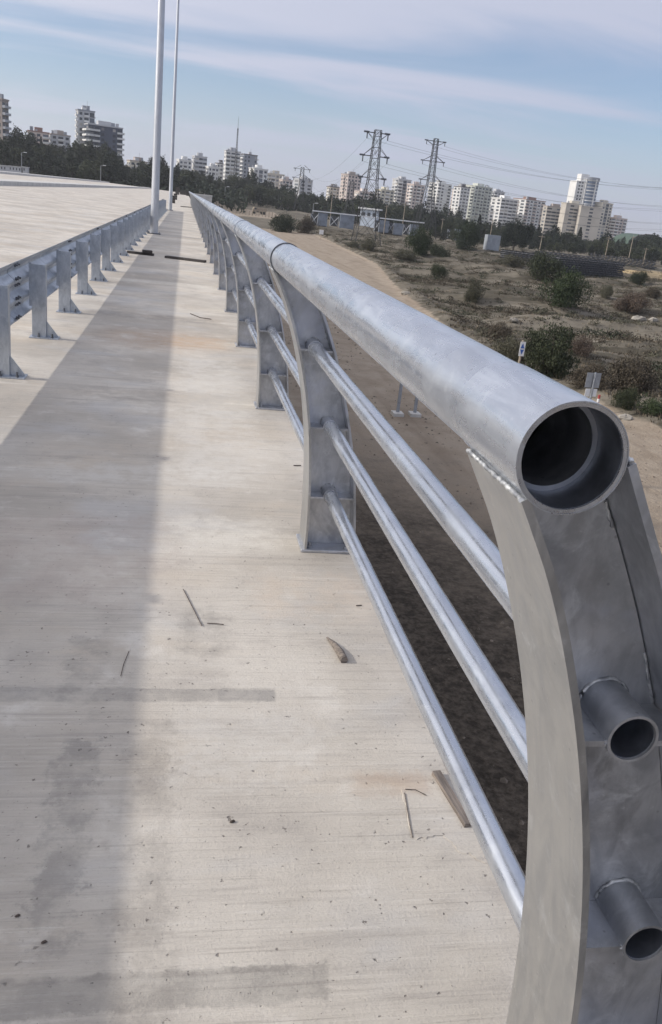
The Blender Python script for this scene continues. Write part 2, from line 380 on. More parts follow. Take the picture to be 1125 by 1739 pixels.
M_CONCD = simple('grey concrete', (0.36, 0.35, 0.34), 0.88, 0, 0.18, 0.8)
M_WHITE = simple('white paint', (0.74, 0.75, 0.76), 0.6, 0, 0.06, 3)
M_RED = simple('red paint', (0.36, 0.06, 0.055), 0.5, 0, 0.1, 3)
M_BLUE = simple('blue sign paint', (0.05, 0.13, 0.42), 0.4, 0, 0.08, 3)
M_SIGNB = simple('bare sign back', (0.34, 0.36, 0.39), 0.5, 0.4, 0.12, 4)
M_TRUNK = simple('bark', (0.10, 0.08, 0.065), 0.9, 0, 0.3, 3)
M_POSTW = simple('pale wooden post', (0.33, 0.28, 0.22), 0.85, 0, 0.2, 3)

def leafmat(name, a, b, tr=0.15):
    t = NT(name); co = t.coord(True)
    oi = t.node('ShaderNodeObjectInfo')
    n = t.noise(co, 0.9, 4); n2 = t.noise(co, 6, 2)
    f = t.math('ADD', t.math('MULTIPLY', n, 0.6), t.math('ADD', t.math('MULTIPLY', n2, 0.3), t.math('MULTIPLY', oi.outputs['Random'], 0.25)))
    t.set(Base_Color=t.mix(t.mapr(f, 0.35, 0.8), a, b), Roughness=0.75, Subsurface_Weight=0.0)
    try: t.b.inputs['Specular IOR Level'].default_value = 0.2
    except Exception: pass
    return t.mat
M_PINE = leafmat('dark pine foliage', (0.010, 0.016, 0.013), (0.031, 0.042, 0.028))
M_CYP = leafmat('blackish cypress foliage', (0.012, 0.019, 0.015), (0.03, 0.042, 0.03))
M_OLIVE = leafmat('olive green foliage', (0.020, 0.028, 0.017), (0.056, 0.066, 0.038))
M_GREEN = leafmat('mid green foliage', (0.024, 0.036, 0.019), (0.058, 0.078, 0.038))
M_DRYB = leafmat('dry brown brush', (0.055, 0.047, 0.036), (0.125, 0.105, 0.08))
M_GREYB = leafmat('grey green brush', (0.06, 0.06, 0.042), (0.13, 0.125, 0.09))
M_REDB = leafmat('reddish brown brush', (0.07, 0.052, 0.042), (0.13, 0.10, 0.08))
M_STRAW = leafmat('dry straw', (0.19, 0.155, 0.11), (0.36, 0.31, 0.24))

# ground: sand track / dry field by a per-vertex cover map, with finer procedural variation
def ground_mat():
    t = NT('dry ground'); co = t.coord()
    at = t.node('ShaderNodeAttribute'); at.attribute_name = 'cover'
    sc = t.node('ShaderNodeSeparateColor'); t.l.new(at.outputs['Color'], sc.inputs[0])
    edge = t.noise(co, 0.8, 5, 0.6)
    fld = t.mapr(t.math('ADD', sc.outputs[0], t.math('MULTIPLY', t.math('SUBTRACT', edge, 0.5), 0.9)), 0.35, 0.65)
    n1 = t.noise(co, 0.10, 6, 0.62); n2 = t.noise(co, 0.7, 6, 0.65); n3 = t.noise(co, 5.0, 5, 0.7)
    st = t.noise(t.coord(scale=(0.06, 0.5, 0.5)), 1.0, 6, 0.65, 0.6)
    sand = t.mix(t.mapr(n2, 0.3, 0.7), (0.27, 0.222, 0.172), (0.36, 0.305, 0.245))
    sand = t.mix(t.math('MULTIPLY', t.mapr(t.noise(t.coord(scale=(0.5, 0.05, 1)), 1.2, 5), 0.5, 0.7), 0.7), sand, (0.21, 0.168, 0.13))
    sand = t.mix(t.math('MULTIPLY', t.mapr(n3, 0.6, 0.72), 0.35), sand, (0.16, 0.13, 0.10))
    f = t.mix(t.mapr(n1, 0.35, 0.65), (0.134, 0.120, 0.095), (0.222, 0.198, 0.160))
    f = t.mix(t.math('MULTIPLY', t.mapr(st, 0.45, 0.58), 0.9), f, (0.09, 0.08, 0.062))
    f = t.mix(t.math('MULTIPLY', t.mapr(st, 0.42, 0.30), 0.55), f, (0.285, 0.258, 0.215))
    f = t.mix(t.math('MULTIPLY', t.mapr(n2, 0.55, 0.72), 0.7), f, (0.075, 0.068, 0.052))
    f = t.mix(t.math('MULTIPLY', t.mapr(n3, 0.58, 0.75), 0.35), f, (0.28, 0.25, 0.21))
    near_dark = t.mix(t.mapr(n3, 0.35, 0.7), (0.045, 0.038, 0.031), (0.12, 0.10, 0.08))
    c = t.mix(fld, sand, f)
    c = t.mix(t.mapr(t.math('ADD', sc.outputs[1], t.math('MULTIPLY', t.math('SUBTRACT', n2, 0.5), 0.8)), 0.15, 0.85), c, near_dark)
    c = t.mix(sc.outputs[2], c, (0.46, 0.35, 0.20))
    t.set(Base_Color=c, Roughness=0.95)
    try: t.b.inputs['Specular IOR Level'].default_value = 0.1
    except Exception: pass
    t.bump(t.math('ADD', n2, t.math('MULTIPLY', n3, 0.5)), 0.8, 0.25)
    return t.mat
M_GROUND = ground_mat()

# ------------------------------------------------------------------ the ground
def stretch(a, b, s0, ext, g=1.22):
    xs = list(np.arange(a, b, s0)); st = s0
    while xs[-1] < ext[1]: st *= g; xs.append(xs[-1] + st)
    st = s0; lo = []
    x = a
    while x > ext[0]: st *= g; x -= st; lo.append(x)
    return np.array(lo[::-1] + xs)
gx_ = stretch(-4, 130, 0.9, (-4500, 4500)); gy_ = stretch(4, 300, 1.0, (-2500, 7000), 1.12)
X, Y = np.meshgrid(gx_, gy_); Z = T(X, Y)
nx, ny = len(gx_), len(gy_)
vv = np.stack([X.ravel(), Y.ravel(), Z.ravel()], 1)
ii = np.arange(nx * ny).reshape(ny, nx)
ff = np.stack([ii[:-1, :-1].ravel(), ii[:-1, 1:].ravel(), ii[1:, 1:].ravel(), ii[1:, :-1].ravel()], 1)
gm = bpy.data.meshes.new('ground'); gm.from_pydata(vv.tolist(), [], ff.tolist()); gm.update()
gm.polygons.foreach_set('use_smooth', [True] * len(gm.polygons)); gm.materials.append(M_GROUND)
ca = gm.color_attributes.new('cover', 'FLOAT_COLOR', 'POINT')
E_ = road_edge(Y); fldm = sst(-0.6, 0.9, X - E_)
fldm = np.maximum(fldm, sst(265, 300, Y) * sst(18, 26, X) * sst(410, 380, Y))
fldm = np.maximum(fldm, sst(-35, -45, X)); fldm = np.maximum(fldm, sst(450, 480, Y))
near_dark = sst(19, 4, X) * sst(50, 10, Y)  # ground colour gets darker towards the bridge and the near end
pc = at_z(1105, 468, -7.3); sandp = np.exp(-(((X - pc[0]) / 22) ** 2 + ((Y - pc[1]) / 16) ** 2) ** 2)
cov = np.stack([fldm, near_dark, sandp, np.ones_like(fldm)], -1).reshape(-1)
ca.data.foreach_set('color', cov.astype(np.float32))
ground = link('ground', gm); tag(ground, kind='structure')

# ------------------------------------------------------------------ the bridge deck
DECK_END = 385.0; DECK_START = -45.0; EDGE = 0.868
def deckpiece(name, prof, mat, y0=DECK_START, y1=DECK_END):
    o = part(name, MB().prism(prof, y0, y1, 'y'), mat); return tag(o, kind='structure')
def rz_(x): return 0.022 * (-1.75 - x)
deckpiece('sidewalk', [(-1.75, -0.35), (EDGE, -0.35), (EDGE, -0.012), (EDGE - 0.012, 0.0), (-1.75, 0.0)], M_DECK)
deckpiece('roadway', [(-14.2, -0.40), (-1.752, -0.40), (-1.752, 0.0), (-14.2, rz_(-14.2))], M_ROADC)
zk = rz_(-14.2)
deckpiece('median_kerb', [(-16.4, -0.3), (-14.203, -0.3), (-14.203, zk + 0.30), (-14.24, zk + 0.34), (-16.4, zk + 0.36)], M_CONC)
deckpiece('far_roadway', [(-31.0, -0.3), (-16.403, -0.3), (-16.403, zk + 0.18), (-31.0, zk + 0.42)], M_ROADC)
deckpiece('far_kerb', [(-34.5, -0.3), (-31.003, -0.3), (-31.003, zk + 0.74), (-31.1, zk + 0.80), (-34.5, zk + 0.84)], M_CONC)
deckpiece('deck_girders', [(-33.5, -1.75), (0.25, -1.75), (0.45, -0.403), (-33.5, -0.403)], M_CONCD)
for yy in (-30, 20, 75, 130, 185, 240, 295, 350):
    o = part('bridge_pier', MB().box(-30, -1.2, yy - 0.7, yy + 0.7, -8.2, -1.752), M_CONCD); tag(o, kind='structure')

# ------------------------------------------------------------------ pedestrian railing
SP = 2.7528; Y0 = 0.7995; FW = 0.19; NPOST = 40
IN = [(0.3620, 1.2285), (0.382, 1.192), (0.412, 1.135), (0.448, 1.05), (0.490, 0.93), (0.526, 0.80), (0.556, 0.66), (0.580, 0.50), (0.596, 0.32), (0.604, 0.15), (0.606, 0.012)]
OUT = [(0.4825, 1.278), (0.5055, 1.235), (0.530, 1.190), (0.5535, 1.147), (0.604, 1.045), (0.658, 0.915), (0.706, 0.770), (0.755, 0.595), (0.794, 0.425), (0.820, 0.25), (0.836, 0.09), (0.838, 0.012)]
PX, PZ, PR = 0.4097, 1.2785, 0.0608
TUBES = [(0.567, 0.9276), (0.668, 0.5925), (0.702, 0.272)]
SR, TR = 0.0335, 0.0290
def strip(curve, th, y0, y1, side):
    """curved flat bar: curve is its outer face, thickness goes to +x (side=1) or -x"""
    n = len(curve); mb = MB(); off = []
    for i, p in enumerate(curve):
        a = Vector(curve[max(i - 1, 0)]); b = Vector(curve[min(i + 1, n - 1)]); d = (b - a).normalized(); nn_ = Vector((-d.y, d.x)) * side
        off.append((p[0] + nn_.x * th, p[1] + nn_.y * th))
    def sheet(c, fl):
        V = [(p[0], y0, p[1]) for p in c] + [(p[0], y1, p[1]) for p in c]
        F = [(i, i + 1, n + i + 1, n + i) for i in range(n - 1)]
        mb.add(V, [f[::-1] for f in F] if fl else F, True)
    sheet(curve, side > 0); sheet(off, side < 0)
    for y, fl in ((y0, False), (y1, True)):
        V = [(p[0], y, p[1]) for p in curve] + [(p[0], y, p[1]) for p in off]
        F = [(i, i + 1, n + i + 1, n + i) for i in range(n - 1)]
        mb.add(V, F, False)
    for k in (0, n - 1):
        mb.add([(curve[k][0], y0, curve[k][1]), (curve[k][0], y1, curve[k][1]), (off[k][0], y1, off[k][1]), (off[k][0], y0, off[k][1])], [(0, 1, 2, 3)], False)
    return mb, off
def dense(c, k=4):
    out = []
    n = len(c)
    for i in range(n - 1):
        p0 = c[max(i - 1, 0)]; p1 = c[i]; p2 = c[i + 1]; p3 = c[min(i + 2, n - 1)]
        for j in range(k):
            t = j / k
            out.append(tuple(0.5 * ((2 * p1[a]) + (-p0[a] + p2[a]) * t + (2 * p0[a] - 5 * p1[a] + 4 * p2[a] - p3[a]) * t * t + (-p0[a] + 3 * p1[a] - 3 * p2[a] + p3[a]) * t ** 3) for a in (0, 1)))
    out.append(c[-1]); return out
def xat(curve, z):
    c = sorted(curve, key=lambda p: p[1]); return float(np.interp(z, [p[1] for p in c], [p[0] for p in c]))
INd, OUTd = dense(IN), dense(OUT)
ftm, in_off = strip(INd, 0.010, 0, FW, -1 if False else 1)
# make sure thickness runs inward (towards the web)
if in_off[20][0] < INd[20][0]: ftm, in_off = strip(INd, 0.010, 0, FW, -1)
otm, out_off = strip(OUTd, 0.010, 0, FW, 1)
if out_off[20][0] > OUTd[20][0]: otm, out_off = strip(OUTd, 0.010, 0, FW, -1)
me_in = ftm.mesh('inner_flange', M_FLANGE); me_out = otm.mesh('outer_flange', M_PLATE)
WY = 0.095
# web plate: between the flanges, scooped out under the pipe, a slit left unwelded along the outer flange
web_pts = []
zs = np.linspace(0.014, 1.205, 26)
left = [(xat(in_off, z) + 0.0005, z) for z in zs]; right = [(xat(out_off, z) - (0.0016 if z > 0.99 else 0.0005), z) for z in zs]
arc = []
a0 = math.atan2(left[-1][1] - PZ, left[-1][0] - PX); a1 = math.atan2(right[-1][1] - PZ, right[-1][0] - PX)
for k in range(0, 13):
    a = a0 + (a1 - a0) * k / 12; arc.append((PX + (PR - 0.003) * math.cos(a), PZ + (PR - 0.003) * math.sin(a)))
poly = left + arc + right[::-1]
def webmesh():
    mb = MB(); n = len(zs)
    for y, fl in ((WY - 0.006, 0), (WY + 0.006, 1)):
        V = [(p[0], y, p[1]) for p in left] + [(p[0], y, p[1]) for p in right]
        F = [(i, n + i, n + i + 1, i + 1) for i in range(n - 1)]
        mb.add(V, [f[::-1] for f in F] if fl else F)
        # scooped head
        lt, rt = left[-1], right[-1]; m_ = len(arc)
        low = [(lt[0] + (rt[0] - lt[0]) * k / (m_ - 1), y, lt[1]) for k in range(m_)]
        V = low + [(a[0], y, max(a[1], lt[1] + 0.0005)) for a in arc]
        F = [(i, i + 1, m_ + i + 1, m_ + i) for i in range(m_ - 1)]
        mb.add(V, [f[::-1] for f in F] if fl else F)
    V = [(p[0], WY - 0.006, p[1]) for p in poly] + [(p[0], WY + 0.006, p[1]) for p in poly]; k = len(poly)
    mb.add(V, [(i, (i + 1) % k, k + (i + 1) % k, k + i) for i in range(k)])
    return mb
me_web = webmesh().mesh('railing_post', M_PLATE)
sl = MB()
me_sleeve = MB().pipe(0.004, FW - 0.004, SR, SR - 0.0038, 32).mesh('sleeve', M_PLATE)
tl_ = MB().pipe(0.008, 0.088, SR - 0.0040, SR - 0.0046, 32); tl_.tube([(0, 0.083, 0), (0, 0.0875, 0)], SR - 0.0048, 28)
me_tlin = tl_.mesh('tube_shade_shell', M_DARKIN)  # dark shell and disc paint in the shade of the sleeve's depth
me_bplate = MB().box(0.590, 0.856, -0.004, FW + 0.004, 0.0, 0.0135, bev=0.002).mesh('base_plate', M_PLATE)
bolt = MB(); bolt.tube([(0, 0, 0), (0, 0, 0.012)], 0.013, 6, smooth=False).tube([(0, 0, 0.011), (0, 0, 0.026)], 0.0065, 10)
me_bolt = bolt.mesh('bolt', M_PLATE)
me_stiff = {}
for (tx, tz) in TUBES:
    xi = xat(in_off, tz); xo = xat(out_off, tz)
    for nm, x0, x1 in (('a', xi + 0.0005, tx - SR + 0.001), ('b', tx + SR - 0.001, xo - 0.0005)):
        for q, (ya, yb) in enumerate(((0.007, WY - 0.0064), (WY + 0.0064, FW - 0.007))):
            me_stiff[tx, nm, q] = MB().box(x0, x1, ya, yb, tz - 0.012, tz - 0.004).mesh('stiffener_plate', M_PLATE)
def bead(path, r, jit, seed):
    rr = random.Random(seed); P = []; R = []
    for i in range(len(path) - 1):
        a, b = Vector(path[i]), Vector(path[i + 1]); L = (b - a).length; k = max(1, int(L / 0.0035))
        for j in range(k):
            p = a.lerp(b, j / k); P.append(p + Vector((rr.uniform(-jit, jit), rr.uniform(-jit, jit), rr.uniform(-jit, jit)))); R.append(r * rr.uniform(0.75, 1.25))
    P.append(Vector(path[-1])); R.append(r)
    return P, R
def weld_mesh(seed):
    mb = MB()
    xl, zl = INd[0]
    P, R = bead([(xl + 0.0010, 0.002, zl + 0.0015), (xl + 0.0010, FW - 0.002, zl + 0.0015)], 0.0030, 0.0009, seed); mb.tube(P, R, 6)
    xl, zl = OUTd[0]
    P, R = bead([(xl - 0.004, 0.002, zl), (xl - 0.004, FW - 0.002, zl)], 0.004, 0.001, seed + 1); mb.tube(P, R, 6)
    for (tx, tz) in TUBES:
        ar = [(tx + (SR + 0.001) * math.cos(a), WY - 0.0075, tz + (SR + 0.001) * math.sin(a)) for a in np.linspace(0.1, PI - 0.1, 16)]
        P, R = bead(ar, 0.0030, 0.0012, seed + int(tx * 100)); mb.tube(P, R, 5)
        P, R = bead([(xat(in_off, tz) + 0.002, 0.007, tz - 0.007), (xat(in_off, tz) + 0.002, 0.02, tz - 0.007)], 0.0035, 0.001, seed + 3); mb.tube(P, R, 5)
        P, R = bead([(tx - SR, 0.008, tz - 0.006), (tx - SR + 0.001, 0.016, tz - 0.008)], 0.0040, 0.001, seed + 4); mb.tube(P, R, 5)
    for z0, z1 in ((0.90, 1.00), (0.02, 0.10), (1.17, 1.205)):
        P, R = bead([(xat(out_off, z) - 0.003, WY - 0.006, z) for z in np.linspace(z0, z1, 5)], 0.0026, 0.0012, seed + 9); mb.tube(P, R, 5)
    return mb.mesh('weld_bead', M_WELD)
railing = thing('bridge_railing', 'galvanised steel pedestrian railing with big round handrail and curved posts on the bridge edge', 'railing')
me_pipe = MB().pipe(0.0, SP - 0.017, PR, PR - 0.0045, 56).mesh('handrail_pipe', M_PIPE)
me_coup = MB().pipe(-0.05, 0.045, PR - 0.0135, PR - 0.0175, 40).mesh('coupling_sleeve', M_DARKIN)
me_coup0 = MB().pipe(0.060, 0.20, PR - 0.0050, PR - 0.0110, 48).mesh('coupling_sleeve', M_PLATE)
liner = MB()
def liner_ring(r, y): return [(r * math.cos(2 * PI * k / 48), y, r * math.sin(2 * PI * k / 48)) for k in range(48)]
me_liner = MB().pipe(0.003, 0.40, PR - 0.0046, PR - 0.0049, 48).mesh('pipe_shade_shell', M_DARKIN)  # added dark shell paints the shade inside the open pipe end
me_tube = MB().pipe(0.0, SP - 0.095, TR, TR - 0.003, 28).mesh('rail_tube', M_PIPE)
me_jring = MB().pipe(-0.014, -0.001, PR + 0.0042, PR - 0.002, 48).mesh('joint_ring', M_BOLT)
me_jring2 = MB().pipe(-0.010, -0.001, PR + 0.0032, PR - 0.002, 40).mesh('joint_ring', M_GUARD)
me_ends = MB().pipe(-0.0006, 0.212, PR + 0.0016, PR + 0.0002, 56).mesh('end_sleeve', M_PIPE)
welds = [weld_mesh(s) for s in (3, 11, 29)]
for k in range(NPOST):
    y = Y0 + k * SP
    pst = link('railing_post', me_web, railing, (0, y, 0))
    link('inner_flange', me_in, pst); link('outer_flange', me_out, pst); link('base_plate', me_bplate, pst)
    for (tx, tz) in TUBES:
        sv = link('sleeve', me_sleeve, pst, (tx, 0, tz))
        if k < 2: link('tube_shade_shell', me_tlin, sv)
        if k < 14:
            for nm in 'ab':
                for q in (0, 1): link('stiffener_plate', me_stiff[tx, nm, q], pst)
    if k < 10:
        for bx, by in ((0.632, 0.028), (0.808, 0.028), (0.632, 0.162), (0.808, 0.162)): link('bolt', me_bolt, pst, (bx, by, 0.013))
        tag(link('weld_bead', welds[k % 3], pst), kind='stuff')
    if k < NPOST - 1:
        pp = link('handrail_pipe', me_pipe, railing, (PX, y, PZ))
        pp.rotation_euler = (0, 0, 0)
        if k == 0:
            link('coupling_sleeve', me_coup0, pp); link('pipe_shade_shell', me_liner, pp); link('end_sleeve', me_ends, pp)
        else:
            if k < 16: link('coupling_sleeve', me_coup, pp)
            link('joint_ring', me_jring if k == 1 else me_jring2, pp)
        for (tx, tz) in TUBES: link('rail_tube', me_tube, railing, (tx, y + 0.135, tz))

# ------------------------------------------------------------------ guard rail between roadway and sidewalk
guard = thing('guard_rail', 'galvanised three-wave guardrail on bolted posts between roadway and sidewalk', 'guardrail', (0, 0, 0))
GB = -1.425; GS = 1.859; GY = 6.80; GZ0, GZ1 = 0.245, 0.755
def thrie():
    pts = []
    n = 72
    for i in range(n + 1):
        s = i / n
        ph = s * 3.0
        w = 0.5 - 0.5 * math.cos(2 * PI * ph)            # three crests towards the traffic
        w = min(1, max(0, (w - 0.5) * 1.12 + 0.5))
        pts.append((-0.060 * w, GZ0 + s * (GZ1 - GZ0)))
    return pts
def beam_mesh(L):
    c = thrie(); n = len(c); mb = MB()
    for off, fl in ((0.0, 1), (-0.003, 0)):
        V = [(p[0] + off, 0, p[1]) for p in c] + [(p[0] + off, L, p[1]) for p in c]
        F = [(i, i + 1, n + i + 1, n + i) for i in range(n - 1)]
        mb.add(V, F if fl else [f[::-1] for f in F], True)
    for y in (0, L):
        V = [(p[0], y, p[1]) for p in c] + [(p[0] - 0.003, y, p[1]) for p in c]
        mb.add(V, [(i, i + 1, n + i + 1, n + i) for i in range(n - 1)])
    for i in (0, n - 1):
        p = c[i]; mb.add([(p[0], 0, p[1]), (p[0], L, p[1]), (p[0] - 0.003, L, p[1]), (p[0] - 0.003, 0, p[1])], [(0, 1, 2, 3)])
    return mb
BL = 2 * GS
me_beam = beam_mesh(BL + 0.30).mesh('guard_beam', M_GUARD)
gb = MB().tube([(0, 0, 0), (0.014, 0, 0)], 0.017, 6, smooth=False).tube([(0.013, 0, 0), (0.030, 0, 0)], 0.009, 8)
me_gbolt = gb.mesh('splice_bolt', M_BOLT)
SPL0 = 8.12 - 8 * BL
k = 0; y = SPL0
while y < 64.0 - 0.5:
    # alternate beams lie one sheet thickness proud of their neighbours at the lap
    o = link('guard_beam', me_beam, guard, (GB - (0.0035 if k % 2 else 0.0), y - 0.15, 0))
    if 4 < y < 45:
        for zz in (GZ0 + 0.028, GZ0 + 0.145, GZ0 + 0.197, GZ0 + 0.313, GZ0 + 0.365, GZ1 - 0.028):
            for dy in (-0.105, 0.0):
                s = (zz - GZ0) / (GZ1 - GZ0); cc = thrie(); xx = cc[min(len(cc) - 1, int(s * 72))][0]
                link('splice_bolt', me_gbolt, o, (xx + 0.0005, 0.15 + dy, zz))
    k += 1; y += BL
pm = MB()
# post: cold formed channel, flat web facing along the bridge, two flanges
pm.box(-1.400, -1.270, 0, 0.006, 0.012, 0.690).box(-1.400, -1.394, 0.0065, 0.075, 0.012, 0.690).box(-1.276, -1.270, 0.0065, 0.075, 0.012, 0.690)
me_gpost = pm.mesh('guard_post', M_GUARD)
me_gplate = MB().box(-1.425, -1.155, -0.045, 0.125, 0.0, 0.012, bev=0.002).mesh('base_plate', M_GUARD)
me_gus = MB().prism([(-1.2695, 0.0125), (-1.162, 0.0125), (-1.162, 0.025), (-1.2695, 0.165)], 0.030, 0.038, 'y').mesh('gusset', M_GUARD)
sp_ = MB().box(-1.4245, -1.4005, 0.002, 0.070, 0.30, 0.70)
me_gspace = sp_.mesh('spacer_block', M_GUARD)
ab = MB().tube([(0, 0, 0), (0, 0, 0.014)], 0.014, 6, smooth=False).tube([(0, 0, 0.013), (0, 0, 0.04)], 0.008, 8)
me_abolt = ab.mesh('anchor_bolt', M_BOLT)
for k in range(-6, 31):
    y = GY + k * GS
    if y > 63.9: break
    p = link('guard_post', me_gpost, guard, (0, y, 0))
    link('base_plate', me_gplate, p); link('gusset', me_gus, p); link('spacer_block', me_gspace, p)
    if -2 < k < 14:
        for bx, by in ((-1.335, -0.026), (-1.21, -0.026), (-1.335, 0.105), (-1.21, 0.105)): link('anchor_bolt', me_abolt, p, (bx, by, 0.012))

# ------------------------------------------------------------------ lamp poles on the bridge
def lamp_pole(x, y, label):
    t = thing('street_lamp', label, 'lamp post', (x, y, 0), 0, 'tall lamp posts along the guardrail')
    H = 15.15
    part('shaft', MB().tube([(0, 0, 0.03), (0, 0, 0.6), (0, 0, H)], [0.135, 0.13, 0.075], 20), M_POLE, t)
    b = part('base_plate', MB().box(-0.22, 0.22, -0.2, 0.2, 0.0, 0.03, bev=0.004), M_BOLT, t)
    for bx in (-0.17, 0.17):
        for by in (-0.15, 0.15): link('anchor_bolt', me_abolt, b, (bx, by, 0.03))
    part('access_hatch', MB().box(-0.04, 0.04, -0.137, -0.10, 0.7, 1.1, bev=0.004), M_POLE, t)
    for s in (-1, 1):
        a = part('arm', MB().tube([(0, 0, H - 0.06), (s * 0.8, 0, H + 0.10), (s * 2.5, 0, H + 0.02)], [0.05, 0.045, 0.035], 10), M_POLE, t)
        h = MB(); h.box(-0.42, 0.42, -0.15, 0.15, -0.05, 0.05, bev=0.03)
        part('lamp_head', h, M_BOLT, a, (s * 2.75, 0, H - 0.01))
    return t
lamp_pole(-0.98, 30.4, 'tall grey lamp post in front of the guardrail, the one with guardrail passing behind it')
lamp_pole(-1.02, 64.4, 'tall grey lamp post at the spot where the guardrail ends')

# ------------------------------------------------------------------ litter on the deck
def plank(name, p0, p1, w, h, label, mat, cat='plank', z=0.0, bend=0.0):
    a, b = Vector((*p0, 0)), Vector((*p1, 0)); d = b - a; L = d.length; ang = math.atan2(d.y, d.x); n = 8
    mb = MB(); rr = random.Random(label)
    V = []
    for i in range(n + 1):
        s = i / n; x = s * L; ww = w / 2 * (1 - 0.1 * s * s); zz = bend * math.sin(PI * s)
        V += [(x, -ww, zz), (x, ww, zz), (x, ww * 0.94, zz + h), (x, -ww * 0.94, zz + h)]
    F = [(0, 3, 2, 1)[::-1], tuple(4 * n + q for q in (0, 3, 2, 1))]
    for i in range(n):
        for q in range(4): F.append((4 * i + q, 4 * i + (q + 1) % 4, 4 * i + 4 + (q + 1) % 4, 4 * i + 4 + q)[::-1])
    mb.add(V, F)
    o = part(name, mb, mat, None, (a.x, a.y, z), ang); return tag(o, label, cat)
plank('timber_plank', (-1.24, 20.75), (-0.66, 20.62), 0.16, 0.05, 'dark timber plank with a block on it, lying at the foot of the guardrail', M_DARKTIMBER)
o = part('timber_block', MB().box(-0.11, 0.11, -0.10, 0.10, 0, 0.06, bev=0.006), M_DARKTIMBER, None, (-0.80, 20.65, 0.0505), 0.1); tag(o, 'short dark block lying on the end of the timber plank', 'block')
plank('timber_plank', (-0.37, 20.42), (0.50, 20.1), 0.20, 0.05, 'dark timber plank lying alone across the middle of the sidewalk', M_DARKTIMBER)
plank('timber_plank', (-0.27, 81.5), (0.62, 83.5), 0.30, 0.06, 'thin dark plank lying on the sidewalk beyond the second lamp post', M_DARKTIMBER)
plank('wood_strip', (0.780, 1.945), (0.806, 1.722), 0.026, 0.014, 'short grey brown wooden strip lying under the lowest rail tube', M_TIMBER, 'wood strip')
rr = random.Random(4); ring = []
edge = [(682, 1343), (690, 1375), (697, 1410), (703, 1427), (722, 1424), (737, 1420), (757, 1422), (770, 1437), (785, 1452), (800, 1450), (812, 1462), (838, 1468), (822, 1430), (800, 1390), (770, 1345), (745, 1318), (720, 1330)]
for i in range(len(edge)):
    a, b = edge[i], edge[(i + 1) % len(edge)]
    for q in range(4): ring.append(tuple(at_z(a[0] + (b[0] - a[0]) * q / 4 + rr.uniform(-2.2, 2.2), a[1] + (b[1] - a[1]) * q / 4 + rr.uniform(-2.2, 2.2), 0)[:2]))
cxy = (sum(p[0] for p in ring) / len(ring), sum(p[1] for p in ring) / len(ring)); n = len(ring)
V = [(p[0], p[1], 0.0003) for p in ring] + [(cxy[0] + (p[0] - cxy[0]) * 0.985, cxy[1] + (p[1] - cxy[1]) * 0.985, 0.0022) for p in ring]
rp = part('repair_patch', MB().add(V, [(i, (i + 1) % n, n + (i + 1) % n, n + i) for i in range(n)][::1] + [tuple(range(n, 2 * n))]), M_DECK); tag(rp, kind='structure')
# curved chip of bark / pipe-like wood
mb = MB(); path = [(0.585, 2.74, 0.005), (0.603, 2.68, 0.008), (0.614, 2.62, 0.010), (0.619, 2.565, 0.011)]
mb.tube(path, [0.003, 0.011, 0.015, 0.014], 8); o = part('wood_chip', mb, M_TIMBER); tag(o, 'curved grey brown wood chip lying alone on the concrete', 'wood chip')
def wire(name, pts, r, label, mat=M_WIRE, cat='wire'):
    o = part(name, MB().tube(pts, r, 6), mat); return tag(o, label, cat)
wire('tie_wire', [(0.060, 3.12, 0.004), (0.085, 3.01, 0.004), (0.105, 2.92, 0.004), (0.128, 2.815, 0.0045)], 0.0017, 'longer straight rusty tie wire lying beside a short one on the sidewalk')
wire('tie_wire', [(0.148, 2.835, 0.004), (0.18, 2.833, 0.004), (0.209, 2.828, 0.004)], 0.0017, 'short straight rusty tie wire lying crosswise beside the longer one')
wire('twig', [(0.672, 1.878, 0.004), (0.70, 1.872, 0.006), (0.726, 1.850, 0.004)], 0.0011, 'thin bent twig next to the wooden strip under the rail', M_WIRE, 'twig')
wire('twig', [(0.666, 1.862, 0.004), (0.658, 1.80, 0.004), (0.650, 1.74, 0.004), (0.645, 1.69, 0.003)], 0.0015, 'thin straight pale twig near the repaired concrete patch', M_TIMBER, 'twig')
c_ = at_z(610, 1030, 0); wire('wood_splinter', [(c_[0] - 0.012, c_[1], 0.004), (c_[0] + 0.012, c_[1] + 0.006, 0.003)], 0.0022, 'tiny dark splinter near the lowest rail tube', M_WIRE, 'splinter')
c_ = at_z(505, 792, 0); wire('wood_splinter', [(c_[0] - 0.022, c_[1], 0.005), (c_[0] + 0.024, c_[1] + 0.01, 0.004)], 0.003, 'dark splinter lying by the foot of the second curved post', M_WIRE, 'splinter')
c_ = at_z(210, 1130, 0); wire('twig', [(c_[0] - 0.004, c_[1] - 0.07, 0.003), (c_[0], c_[1], 0.004), (c_[0] + 0.012, c_[1] + 0.09, 0.003)], 0.0012, 'thin twig lying in the shadow band above the dark stain', M_WIRE, 'twig')
c_ = at_z(340, 540, 0); wire('tie_wire', [(c_[0] - 0.12, c_[1] + 0.3, 0.006), (c_[0], c_[1], 0.008), (c_[0] + 0.14, c_[1] - 0.05, 0.006)], 0.005, 'bent rusty wire lying beyond the orange stain on the sidewalk')
